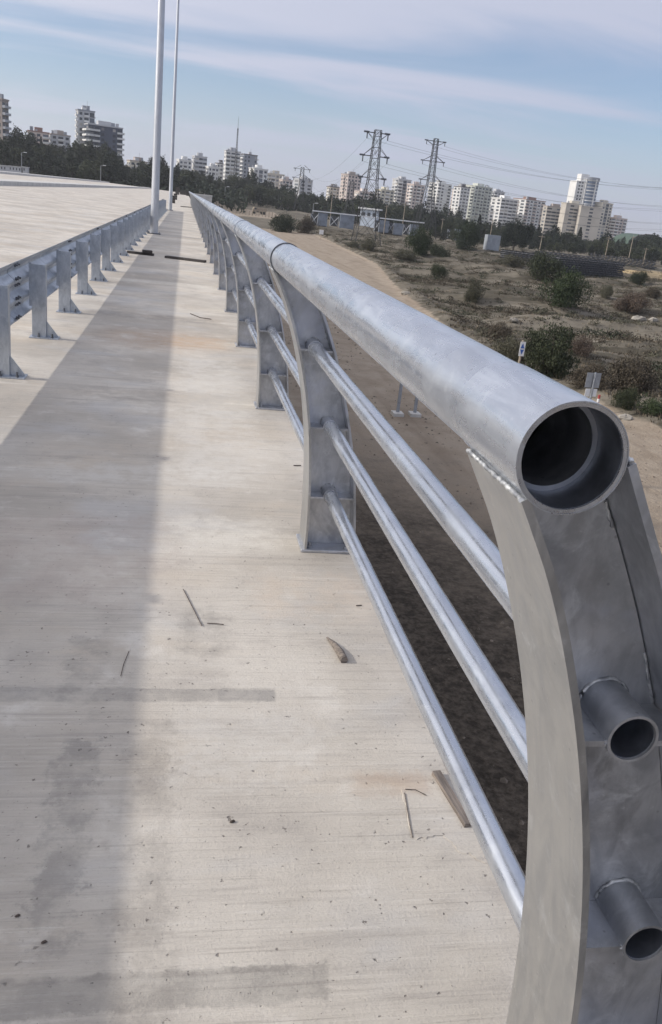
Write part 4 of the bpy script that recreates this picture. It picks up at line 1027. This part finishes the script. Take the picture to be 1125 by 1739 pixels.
# pylon of the same line outside the picture on the right carries the cables on
g5 = at_y(1290, 360, 400); t5 = pylon('power_pylon', 'lattice pylon carrying the cables on at the far right', float(g5[0]), 400.0, 40.0, 4.2, 0.0, ARMS, G)
g6 = at_y(1330, 360, 300); t6 = pylon('power_pylon', 'nearer lattice pylon carrying the cables on at the far right', float(g6[0]), 300.0, 36.0, 4.0, 0.0, ARMS, G)
M_CABLE = simple('dark cable', (0.06, 0.065, 0.075), 0.6, 0.4, 0.1, 1)
def cable(a, b, sag, lab, r=0.045):
    pts = []
    for i in range(25):
        s = i / 24; p = Vector(a).lerp(Vector(b), s); p.z -= sag * 4 * s * (1 - s); pts.append(p)
    o = part('power_cable', MB().tube(pts, r, 4, caps=False), M_CABLE); tag(o, lab, 'cable', 'power cables')
for i in range(len(t5)): cable(t2[i], t5[i], 6.0, 'power cable running right from the second tall pylon', 0.03)
for i in range(len(t6)): cable(t1[i], t6[i], 6.0, 'power cable running right from the tallest pylon', 0.022)
for i in range(len(t3)): cable(t1[i], t3[i], 7.0, 'power cable running from the tallest pylon to the far pylon', 0.02)
# radio mast
p = at_y(396, 352, 640); p[2] = float(T(p[0], p[1])); H = at_y(407, 197, 640)[2] - p[2]
t = thing('radio_mast', 'slender lattice radio mast rising above the pale apartment block', 'mast', tuple(p))
for i in range(4):
    a = PI / 4 + i * PI / 2; mb = MB(); lattice_bar(mb, (2.2 * math.cos(a), 2.2 * math.sin(a), -0.5), (0.55 * math.cos(a), 0.55 * math.sin(a), H * 0.62), 0.13); lattice_bar(mb, (0.55 * math.cos(a), 0.55 * math.sin(a), H * 0.62), (0.3 * math.cos(a), 0.3 * math.sin(a), H * 0.85), 0.12); part('leg', mb, M_STEEL, t)
mb = MB(); z = 0
while z < H * 0.84:
    w0 = 2.2 - 1.65 * min(1, z / (H * 0.62)); dz = max(1.6, w0 * 1.6); w1 = 2.2 - 1.65 * min(1, (z + dz) / (H * 0.62))
    for i in range(4):
        a = PI / 4 + i * PI / 2; b = a + PI / 2; lattice_bar(mb, (w0 * math.cos(a), w0 * math.sin(a), z), (w1 * math.cos(b), w1 * math.sin(b), z + dz), 0.07); lattice_bar(mb, (w0 * math.cos(b), w0 * math.sin(b), z), (w1 * math.cos(a), w1 * math.sin(a), z + dz), 0.07)
    z += dz
tag(part('bracing', mb, M_STEEL, t), kind='stuff'); part('antenna', MB().tube([(0, 0, H * 0.84), (0, 0, H)], [0.16, 0.06], 6), M_STEEL, t)

# ------------------------------------------------------------------ storage yard
M_CONT = simple('blue grey corrugated sheet', (0.19, 0.22, 0.27), 0.6, 0.2, 0.2, 0.6)
M_FRAME = simple('dark steel frame', (0.07, 0.075, 0.085), 0.6, 0.3, 0.2, 0.6)
def base_pt(u, v): p = ground_hit(u, v); return p, 1 / pxm(p)
def container(u, v, w, h, lab, dep=2.4):
    p, s = base_pt(u, v); W, H = w * s, h * s
    t = thing('yard_container', lab, 'container', tuple(p), -0.10, 'blue grey containers of the storage yard')
    mb = MB(); n = max(6, int(W / 0.5))
    for i in range(n):
        x0 = -W / 2 + W * i / n; x1 = -W / 2 + W * (i + 1) / n; o_ = 0.06 * (i % 2); mb.box(x0, x1 - 0.002, -dep / 2 - o_, -dep / 2 + 0.05, 0.12, H - 0.12)
    tag(part('corrugated_side', mb, M_CONT, t), kind='stuff'); part('box', MB().box(-W / 2, W / 2, -dep / 2 + 0.052, dep / 2, -0.1, H - 0.10), M_CONT, t)
    part('roof_rail', MB().box(-W / 2 - 0.02, W / 2 + 0.02, -dep / 2 - 0.09, dep / 2 + 0.02, H - 0.098, H), M_CONT, t)
def xframe(u, v, w, h, lab):
    p, s = base_pt(u, v); W, H = w * s, h * s
    t = thing('braced_frame', lab, 'steel frame', tuple(p), -0.10, 'cross-braced frames of the storage yard')
    for x in (-W / 2, W / 2): part('upright', MB().box(x - 0.14, x + 0.14, -0.14, 0.14, -0.2, H), M_SIGNB, t)
    part('backing_sheet', MB().box(-W / 2 + 0.15, W / 2 - 0.15, 1.2, 1.3, -0.2, H), M_FRAME, t)
    for q in (-1, 1): part('brace', MB().tube([(-q * W / 2, -0.05 * q, 0.2), (q * W / 2, -0.05 * q, H - 0.2)], 0.17, 6), M_SIGNB, t)
for i, (u, v, w, h, lab) in enumerate(((547, 383, 16, 20, 'blue grey container between the first two cross-braced frames'), (588, 388, 24, 22, 'widest blue grey container, left of the white cabin'), (651, 394, 16, 19, 'blue grey container right of the white cabin'), (675, 398, 15, 18, 'blue grey container third right of the white cabin between two frames'), (702, 400, 14, 18, 'blue grey container at the foot of the second pylon'), (778, 408, 14, 18, 'small blue grey container hidden beside the upright green bush'))): container(u, v, w, h, lab)
for (u, v, w, h, lab) in ((533, 382, 12, 18, 'cross-braced frame at the outer end of the yard beside the brown bush'), (567, 385, 14, 17, 'cross-braced frame left of the widest container'), (640, 392, 9, 17, 'cross-braced frame just under the white cabin'), (663, 395, 9, 16, 'cross-braced frame between two containers right of the cabin'), (689, 398, 10, 16, 'cross-braced frame beside the second pylon'), (765, 405, 12, 15, 'cross-braced frame left of the small hidden container')): xframe(u, v, w, h, lab)
# white top beam of the yard
a, s = base_pt(530, 382); b, s2 = base_pt(720, 401); H = 21 * s
o = part('yard_beam', MB().box(-0.12, 0.12, 0, (Vector(b) - Vector(a)).length, 0, 0.45), M_WHITE, None, (a[0], a[1] + 1.7, a[2] + H + 0.3)); o.rotation_euler = (0, 0, math.atan2(b[1] - a[1], b[0] - a[0]) - PI / 2); tag(o, 'long white beam running along the top of the yard containers', 'beam')
p, s = base_pt(632, 386)
t = thing('site_cabin', 'white flat-roofed cabin with overhanging roof in the storage yard', 'cabin', (p[0], p[1] + 8, p[2]), -0.35)
M_CABIN = simple('pale blue white sheet', (0.50, 0.56, 0.64), 0.6, 0, 0.2, 0.5)
part('wall', MB().box(-15 * s, 15 * s, -3.2, 3.2, -0.2, 28 * s), M_CABIN, t); part('roof', MB().box(-19 * s, 19 * s, -4.2, 4.2, 28.05 * s, 30.5 * s), M_WHITE, t)
for x in (-9, 0, 9): part('window', MB().box((x - 2.6) * s, (x + 2.6) * s, -3.26, -3.205, 16 * s, 23 * s), M_FRAME, t)
p, s = base_pt(834, 424)
t = thing('grey_container', 'plain light grey container between the green bush and the small pine', 'container', tuple(p), 0.1)
M_LCON = simple('light grey sheet', (0.29, 0.32, 0.36), 0.6, 0.1, 0.12, 0.6)
part('box', MB().box(-12 * s, 12 * s, -1.2, 1.2, -0.1, 24 * s), M_LCON, t); part('door', MB().box(-3 * s, 3 * s, -1.25, -1.203, 0.1, 20 * s), M_LCON, t)
# stacked railway track panels
M_RAIL = simple('dark rail steel', (0.032, 0.034, 0.042), 0.55, 0.5, 0.3, 1.0)
M_SLEEP = simple('grey sleeper', (0.10, 0.105, 0.118), 0.8, 0, 0.25, 1.0)
def track_stack(u0, v0, u1, v1, layers, lab, dep=2.5, hpx=None):
    a = ground_hit(u0, v0); b = ground_hit(u1, v1); d = Vector(b) - Vector(a); L = math.hypot(d.x, d.y)
    t = thing('track_stack', lab, 'track panels', tuple(a), math.atan2(d.y, d.x), 'stacks of railway track panels')
    n = max(6, int(L / 1.3)); lz = 0.46; slope = d.z / L
    for k in range(layers):
        z = k * lz; off = random.uniform(-0.5, 0.5)
        mb = MB()
        for i in range(n):
            x = L * (i + 0.5) / n + off; mb.box(x - 0.16, x + 0.16, -dep / 2, dep / 2, z + x * slope, z + 0.2 + x * slope)
        tag(part('sleeper_row', mb, M_SLEEP, t), kind='stuff')
        for yy in (-0.72, 0.72):
            part('rail', MB().add([(off, yy - 0.1, z + 0.202), (L + off, yy - 0.1, z + 0.202 + L * slope), (L + off, yy + 0.1, z + 0.202 + L * slope), (off, yy + 0.1, z + 0.202), (off, yy - 0.1, z + 0.40), (L + off, yy - 0.1, z + 0.40 + L * slope), (L + off, yy + 0.1, z + 0.40 + L * slope), (off, yy + 0.1, z + 0.40)], [(0, 3, 2, 1), (4, 5, 6, 7), (0, 1, 5, 4), (1, 2, 6, 5), (2, 3, 7, 6), (3, 0, 4, 7)]), M_RAIL, t)
    return t
track_stack(938, 464, 1051, 472, 8, 'tall dark stack of railway track panels behind the bright green bush')
track_stack(850, 438, 922, 447, 5, 'short stack of railway track panels beside the small dark pine')
track_stack(905, 441, 1030, 455, 6, 'long stack of railway track panels behind the tall dark stack')
track_stack(1000, 444, 1112, 458, 6, 'far stack of railway track panels beside the yellow sand patch')
# poles of the yard and lamps by the wood
def pole(u, v, h, lab, mat=M_POSTW, r=0.16, d=None, lean=0.0):
    p, s = base_pt(u, v)
    t = thing('utility_pole', lab, 'pole', tuple(p), 0, 'utility poles around the yard')
    part('shaft', MB().tube([(0, 0, -0.5), (lean, 0, h * s)], [r, r * 0.7], 8), mat, t); part('crossbar', MB().box(lean - 0.9, lean + 0.9, -0.08, 0.08, h * s * 0.93, h * s * 0.93 + 0.16), mat, t)
for (u, v, h, lab) in ((652, 396, 46, 'pale utility pole just right of the white cabin'), (682, 399, 52, 'pale utility pole between the white cabin and the second pylon'), (748, 406, 34, 'pale utility pole by the frame near the upright green bush'), (830, 420, 46, 'pale utility pole behind the grey container'), (914, 441, 40, 'pale utility pole behind the short track stack'), (1026, 447, 44, 'pale utility pole behind the long track stack'), (1066, 450, 48, 'pale utility pole standing near the far track stack'), (1092, 452, 30, 'short pale utility pole beside the far track stack'), (560, 380, 50, 'pale utility pole behind the first blue grey container')): pole(u, v, h, lab)
def small_lamp(u, v, vt, d, lab):
    p = at_y(u, v, d); g = float(T(p[0], p[1])); top = at_y(u, vt, d)[2]
    t = thing('distant_lamp', lab, 'lamp post', (p[0], p[1], g), 0, 'small lamp posts in front of the wood')
    H = top - g; part('shaft', MB().tube([(0, 0, -0.3), (0, 0, H)], [0.16, 0.1], 8), M_SIGNB, t); part('arm', MB().tube([(0, 0, H), (1.3, 0, H + 0.25)], 0.07, 6), M_SIGNB, t); part('lamp_head', MB().box(0.9, 2.2, -0.25, 0.25, H + 0.15, H + 0.42, bev=0.05), M_WHITE, t)
small_lamp(37, 290, 259, 408, 'small lamp post in front of the wooded hill behind the roadway'); small_lamp(171, 305, 281, 408, 'shorter lamp post in front of the wooded hill, below the dark apartment tower'); small_lamp(381, 349, 317, 480, 'small lamp post in front of the wood beside the radio mast'); small_lamp(531, 368, 345, 440, 'small lamp post at the edge of the yard beside the far pylon')
# row of pale fence posts along the wood
for i in range(22):
    u = 384 + i * 5.6; p, s = base_pt(u, 361 + i * 0.62)
    if math.hypot(p[0], p[1]) > 640: q = at_y(u, 350, 505); p = np.array([q[0], q[1], float(T(q[0], q[1]))]); s = 1 / pxm(p)
    o = part('fence_post', MB().box(-0.16, 0.16, -0.16, 0.16, -0.3, 8.5 * s * random.uniform(0.85, 1.1), bev=0.02), M_POSTW, None, tuple(p)); tag(o, 'pale wooden fence post in the row along the wood', 'fence post', 'fence posts along the wood')
# truck on the track
q = at_y(441, 362, 430); p = np.array([q[0], q[1], float(T(q[0], q[1]))]); 
M_TAN = simple('dusty tan paint', (0.30, 0.25, 0.19), 0.7, 0, 0.2, 1); M_TYRE = simple('dusty rubber', (0.03, 0.03, 0.03), 0.9, 0, 0.2, 2)
t = thing('dump_truck', 'dusty tan dump truck parked on the sandy track by the wood', 'truck', tuple(p), 0.15)
part('cab', MB().prism([(-3.4, 0.9), (-1.7, 0.9), (-1.7, 3.0), (-2.9, 3.0), (-3.4, 2.0)], -1.15, 1.15, 'y'), M_TAN, t)
part('windscreen', MB().box(-2.75, -1.9, -1.18, -1.152, 2.05, 2.8), M_FRAME, t)
part('dump_bed', MB().prism([(-1.55, 1.25), (3.0, 1.25), (3.5, 2.8), (-1.55, 2.8)], -1.2, 1.2, 'y'), M_TAN, t); part('chassis', MB().box(-3.3, 3.1, -0.5, 0.5, 0.75, 1.2), M_TYRE, t)
for x in (-2.6, 1.2, 2.4):
    for y in (-1.0, 1.0): part('wheel', MB().tube([(x, y - 0.2, 0.5), (x, y + 0.2, 0.5)], 0.52, 14), M_TYRE, t)

# ------------------------------------------------------------------ the town
def pm_(name, c, v=0.08): return simple(name, c, 0.8, 0, v, 0.15)
M_GLASS = NT('dark window glass'); M_GLASS.set(Base_Color=(0.035, 0.045, 0.06), Roughness=0.18); M_GLASS = M_GLASS.mat
M_BLIND = pm_('drawn pale blind', (0.42, 0.40, 0.37)); M_BLIND2 = pm_('drawn grey blind', (0.20, 0.20, 0.21)); M_GLASS2 = pm_('mid tone window', (0.11, 0.13, 0.16))  # M_GLASS2 is a matte mid tone for pane variety, set by colour alone
W_WHITE = pm_('white render', (0.68, 0.68, 0.67)); W_CREAM = pm_('cream render', (0.58, 0.54, 0.46)); W_PINK = pm_('pink render', (0.57, 0.49, 0.45)); W_BEIGE = pm_('beige render', (0.47, 0.435, 0.385))
W_GREY = pm_('grey cladding', (0.27, 0.29, 0.33)); W_NAVY = pm_('navy cladding', (0.07, 0.085, 0.125)); W_GREEN = pm_('pale green render', (0.51, 0.53, 0.48)); W_BROWN = pm_('brown render', (0.36, 0.31, 0.28)); W_YEL = pm_('pale yellow render', (0.56, 0.53, 0.43)); W_RED = pm_('red brown roof', (0.27, 0.17, 0.145)); W_LG = pm_('light grey render', (0.47, 0.48, 0.50)); W_DROOF = pm_('dark roof', (0.10, 0.09, 0.095))
_wm = {}
def wmesh(nm, w, h, dp, mat):
    k = (nm, round(w, 2), round(h, 2), round(dp, 2), mat.name)
    if k not in _wm: _wm[k] = MB().box(-w / 2, w / 2, -dp, 0, 0, h).mesh(nm, mat)
    return _wm[k]
def balc_mesh(w, mat):
    k = ('balc', round(w, 2), mat.name)
    if k not in _wm:
        mb = MB(); mb.box(-w / 2, w / 2, -1.35, 0, 0, 0.22).box(-w / 2, w / 2, -1.35, -1.2, 0.221, 1.1).box(-w / 2, -w / 2 + 0.12, -1.198, 0, 0.221, 1.1).box(w / 2 - 0.12, w / 2, -1.198, 0, 0.221, 1.1); _wm[k] = mb.mesh('balcony', mat)
    return _wm[k]
def building(u0, u1, vt, d, lab, wall, floors_px=None, rot=0.45, ratio=0.75, balc=W_WHITE, front='wbw', side='wb', roof=None, zbase=None, roofbox=True, parapet=True, sh=3.1, win=None, name='apartment_building'):
    """box block seen in columns u0..u1 with roof edge at vt, d metres down the bridge axis. front/side: one letter per bay: w window, b balcony, . blank, g tall glass strip"""
    uc = (u0 + u1) / 2; p = at_y(uc, vt, d); s = 1 / pxm(p); span = (u1 - u0) * s
    W = span / (math.cos(rot) + ratio * abs(math.sin(rot))); D = W * ratio
    g = float(T(p[0], p[1])) - 1.0; H = p[2] - g
    if zbase is not None: g = zbase; H = p[2] - g
    t = thing(name, lab, 'building', (p[0], p[1] + D / 2, g), rot)
    wmat = win or M_GLASS
    part('wall', MB().box(-W / 2, W / 2, -D / 2, D / 2, 0, H), wall, t)
    if parapet: part('roof', MB().box(-W / 2 - 0.35, W / 2 + 0.35, -D / 2 - 0.35, D / 2 + 0.35, H + 0.01, H + 0.7), roof or wall, t)
    if roofbox: part('roof_house', MB().box(-W * 0.18, W * 0.2, -D * 0.2, D * 0.25, H + 0.71, H + 3.2), roof or wall, t)
    rb = random.Random(lab)
    for q in range(rb.randint(2, 4)):
        ax, ay = rb.uniform(-0.42, 0.42) * W, rb.uniform(-0.42, 0.1) * D; sx = rb.uniform(0.5, 1.3); hz_ = rb.uniform(0.8, 2.6); zb = H + (0.705 if parapet else 0.005)
        part('roof_tank', MB().box(ax - sx, ax + sx, ay - sx * 0.7, ay + sx * 0.7, zb, zb + hz_), rb.choice((W_LG, W_GREY, W_WHITE)), t)
    if rb.random() < 0.5: part('antenna', MB().tube([(W * 0.1, -D * 0.1, H + 0.7), (W * 0.1, -D * 0.1, H + 0.7 + rb.uniform(3, 6))], 0.09, 5), W_GREY, t)
    nf = max(2, int((H - 1.0) / sh)); nf_show = min(nf, 15)
    for face in ('front', 'side', 'right'):
        bays = front if face == 'front' else side; n = len(bays); F = W if face == 'front' else D
        for j, bch in enumerate(bays):
            if bch == '.': continue
            bw = F / n; xc = -F / 2 + bw * (j + 0.5)
            for k in range(nf_show):
                z = H - 0.3 - (k + 1) * sh
                wmat = (win or M_GLASS) if rb.random() < 0.68 else rb.choice((M_BLIND, M_BLIND2, M_GLASS2))
                if face == 'front': loc, rz = (xc, -D / 2 - 0.003, z), 0
                elif face == 'side': loc, rz = (-W / 2 - 0.003, -xc, z), -PI / 2
                else: loc, rz = (W / 2 + 0.003, xc, z), PI / 2
                if bch == 'w': link('window', wmesh('window', bw * 0.5, 1.6, 0.07, wmat), t, (loc[0], loc[1], z + 0.9), rz)
                elif bch == 'g': link('window', wmesh('window', bw * 0.8, sh - 0.5, 0.07, wmat), t, (loc[0], loc[1], z + 0.2), rz)
                elif bch == 's': link('window', wmesh('window', bw * 0.92, 1.5, 0.07, wmat), t, (loc[0], loc[1], z + 0.95), rz)
                elif bch == 'b':
                    link('window', wmesh('window', bw * 0.78, 2.2, 0.07, wmat), t, (loc[0], loc[1], z + 0.25), rz)
                    link('balcony', balc_mesh(bw * 0.94, balc), t, loc, rz)
    return t, W, D, H
# ---- left, on the wooded hill
building(-40, 10, 167, 470, 'brown apartment block with protruding white balconies at the edge of the hill', W_BROWN, rot=-0.3, ratio=0.5, front='w.w', side='bb', balc=W_LG, roofbox=False)
building(44, 82, 224, 640, 'low apartment house with red brown roof showing over the trees', W_PINK, rot=0.2, front='bwb', roof=W_RED)
building(80, 118, 229, 650, 'low white and grey apartment house beside the red roofed one', W_LG, rot=0.35, front='wbw', roof=W_BROWN)
building(128, 160, 188, 610, 'tall grey topped stair core of the dark apartment tower', W_LG, rot=0.35, ratio=0.6, front='wbg', side='wb', roof=W_GREY)
building(142, 207, 214, 600, 'navy blue apartment tower with white balconies on the wooded hill', W_NAVY, rot=0.32, ratio=0.55, front='bbw.wb', side='bb', roof=W_LG, win=M_GLASS)
building(215, 250, 274, 690, 'low pale house with brown roof half hidden by cypresses', W_CREAM, rot=0.3, roof=W_BROWN)
building(300, 326, 272, 760, 'small white house with terraces on the hill left of the stepped house', W_WHITE, rot=0.3)
building(327, 352, 266, 770, 'stepped white house with flat roofs on the hill', W_LG, rot=0.3, front='sss', balc=W_WHITE)
building(350, 372, 284, 760, 'low white house between the stepped house and the pale block', W_WHITE, rot=0.35)
building(366, 384, 278, 800, 'white house with dark roof left of the pale apartment block', W_WHITE, rot=0.3, roof=W_DROOF)
building(382, 409, 257, 780, 'pale apartment block with horizontal balcony bands behind the radio mast', W_WHITE, rot=0.2, ratio=0.5, front='bbb', side='ww', roof=W_LG)
building(409, 438, 263, 800, 'dark grey flat-topped block right of the radio mast', W_GREY, rot=0.35, ratio=0.7, front='ww.w', side='bb', roof=W_DROOF, roofbox=False)
building(424, 456, 287, 740, 'white house with brown window strips below the dark grey block', W_WHITE, rot=0.4, front='wgw', side='.w')
building(455, 484, 296, 800, 'cream house with several roof boxes right of the white house', W_CREAM, rot=0.3, front='bwb')
building(476, 498, 306, 780, 'pinkish low house left of the far pylon', W_PINK, rot=0.3)
building(500, 533, 305, 860, 'plain light grey block behind the far pylon', W_LG, rot=0.5, front='ww', side='w')
building(557, 578, 318, 900, 'small beige block with dark roof left of the pink tower', W_CREAM, rot=0.3, roof=W_DROOF)
building(582, 616, 297, 880, 'pink apartment tower with brown stepped top', W_PINK, rot=0.45, front='wwww', side='wbw', roof=W_BROWN, balc=W_PINK)
building(604, 636, 326, 840, 'low pink house in front of the tallest pylon', W_PINK, rot=0.3)
building(640, 672, 323, 880, 'pale yellow apartment house between the two tall pylons', W_YEL, rot=0.35, front='wbw')
building(670, 701, 305, 900, 'white and dark striped apartment tower left of the second pylon', W_LG, rot=0.35, front='bgb', side='wb', balc=W_WHITE)
building(695, 724, 314, 880, 'pinkish white apartment tower behind the second pylon', W_PINK, rot=0.4, front='wbw', side='wb')
building(733, 771, 312, 900, 'white apartment tower with stacked round balconies right of the second pylon', W_WHITE, rot=0.45, front='bw.b', side='bw')
building(770, 777, 322, 930, 'narrow pink tower squeezed between two white towers', W_PINK, rot=0.1, front='w', side='w')
building(774, 802, 318, 860, 'bright white tower with dark roof edge', W_WHITE, rot=0.5, front='wbw', side='ww', roof=W_DROOF)
building(794, 841, 317, 890, 'broad pale green apartment tower with rounded balcony stack', W_GREEN, rot=0.4, front='wbwbw', side='bwb', balc=W_GREEN)
building(833, 860, 326, 930, 'grey green tower behind the broad pale green one', W_LG, rot=0.35, front='bwb')
building(841, 884, 338, 850, 'white curved-front apartment block lower than its neighbours', W_WHITE, rot=0.35, front='sbsb', side='ww')
building(880, 932, 340, 900, 'white apartment block with red brown trim and many balconies', W_WHITE, rot=0.35, front='bwbwb', side='bw', roof=W_RED, balc=W_PINK)
# beige office complex
building(926, 966, 352, 830, 'beige office wing with white window bands', W_BEIGE, rot=0.16, ratio=0.35, front='ssss', side='w', balc=W_WHITE, roof=W_BROWN, name='office_building')
building(958, 1000, 347, 815, 'beige main office block with a tall central recess', W_BEIGE, rot=0.16, ratio=0.4, front='.ssss', side='.', roof=W_CREAM, name='office_building')
building(988, 1026, 352, 805, 'blank beige end wall of the office complex with one window column', W_BEIGE, rot=-0.12, ratio=0.4, front='.w.', side='.', roofbox=False, name='office_building')
building(1014, 1046, 345, 900, 'cream slab tower right of the round-fronted high tower', W_CREAM, rot=0.4, front='wgw', side='..')
building(1038, 1070, 371, 900, 'brown and white balcony block right of the cream slab tower', W_PINK, rot=0.35, front='bwb', side='bb')
# high tower with rounded glass front
uc, vt, d = 1003, 303, 900
p = at_y(uc, vt, d); s = 1 / pxm(p); g = float(T(p[0], p[1])) - 1; H = p[2] - g
t = thing('high_tower', 'tallest white tower with rounded blue glass front behind the office complex', 'building', (p[0], p[1] + 8, g))
w = 42 * s
part('wall', MB().box(-w * 0.5, w * 0.02, -w * 0.22, w * 0.45, 0, H - 3), W_WHITE, t)
M_BGL = NT('blue glass'); M_BGL.set(Base_Color=(0.10, 0.14, 0.21), Roughness=0.2); M_BGL = M_BGL.mat
rad = w * 0.36; cx_ = w * 0.16
part('round_front', MB().tube([(cx_, 0, 0), (cx_, 0, H - 1)], rad, 28), M_BGL, t)
for k in range(18):
    z = H - 2.2 - k * 3.3
    if z > 0.5: part('floor_band', MB().tube([(cx_, 0, z), (cx_, 0, z + 1.05)], rad + 0.18, 28), W_LG if k % 3 else W_WHITE, t)
for k in range(17):
    z = H - 5.5 - k * 3.3
    if z > 0.5:
        for x in (-0.36, -0.24): link('window', wmesh('window', w * 0.07, 1.7, 0.07, M_GLASS), t, (w * x, -w * 0.22 - 0.003, z))
for a in (-2.35, -1.25): part('white_rib', MB().box(cx_ + (rad + 0.3) * math.cos(a) - 0.6, cx_ + (rad + 0.3) * math.cos(a) + 0.6, (rad + 0.3) * math.sin(a) - 0.6, (rad + 0.3) * math.sin(a) + 0.6, 0, H), W_WHITE, t)
part('crown_ring', MB().tube([(cx_, 0, H - 0.98), (cx_, 0, H + 1.6)], rad + 0.5, 28), W_GREY, t); part('roof_house', MB().box(-w * 0.3, w * 0.05, -w * 0.1, w * 0.3, H - 2.98, H + 4), W_WHITE, t)
# green arched hall
p = at_y(1105, 399, 620); g = float(T(p[0], p[1])) - 0.5; R_ = 14.0; hh = p[2] - g
t = thing('arched_hall', 'green hall with a low arched roof behind the trees', 'hall', (p[0], p[1], g))
arcp = [(-R_, 0), (R_, 0)] + [(R_ * math.cos(a), hh * 0.55 + hh * 0.45 * math.sin(a)) for a in np.linspace(0, PI, 15)]
part('hall_body', MB().prism(arcp, 0, 30, 'y'), pm_('green sheet', (0.05, 0.085, 0.065)), t)
rim = [(1.03 * R_ * math.cos(a), hh * 0.55 + hh * 0.47 * math.sin(a)) for a in np.linspace(0, PI, 15)]
part('roof_rim', MB().tube([(q[0], -0.5, q[1]) for q in rim], 0.4, 6), W_DROOF, t)
# low white sheds on the far left behind the roadway
for (u, v, w, lab) in ((4, 287, 24, 'low grey shed behind the far roadway edge below the brown block'), (27, 289, 20, 'low white shed with small windows behind the far roadway edge'), (44, 290, 8, 'tiny white shed right of the low white shed')):
    p = at_y(u, v - 6, 402); s = 1 / pxm(p); g = float(T(p[0], p[1])); t = thing('low_shed', lab, 'shed', (p[0], p[1], g))
    part('wall', MB().box(-w * s / 2, w * s / 2, -2, 2, -0.5, max(2.5, p[2] - g)), W_LG, t); part('roof', MB().box(-w * s / 2 - .2, w * s / 2 + .2, -2.2, 2.2, max(2.5, p[2] - g) + 0.01, max(2.5, p[2] - g) + 0.25), W_WHITE, t)
    for i in range(max(1, int(w / 5))): part('window', MB().box(-w * s / 2 + (i + 0.3) * 5 * s, -w * s / 2 + (i + 0.65) * 5 * s, -2.06, -2.003, max(2.5, p[2] - g) - 1.3, max(2.5, p[2] - g) - 0.4), M_FRAME, t)

# ------------------------------------------------------------------ the air
hz = NT('haze'); hn = hz.n; hn.remove(hz.b)
pv = hn.new('ShaderNodeVolumePrincipled'); pv.inputs['Color'].default_value = (0.93, 0.95, 1.0, 1); pv.inputs['Density'].default_value = HAZE; pv.inputs['Anisotropy'].default_value = 0.25
hz.l.new(pv.outputs[0], hn['Material Output'].inputs['Volume'])
if HAZE > 0:
    o = part('haze', MB().box(-5600, 5600, -4000, 9500, -9.5, 110), hz.mat); tag(o, 'thin bluish haze in the air over the whole plain', 'haze', kind='stuff')
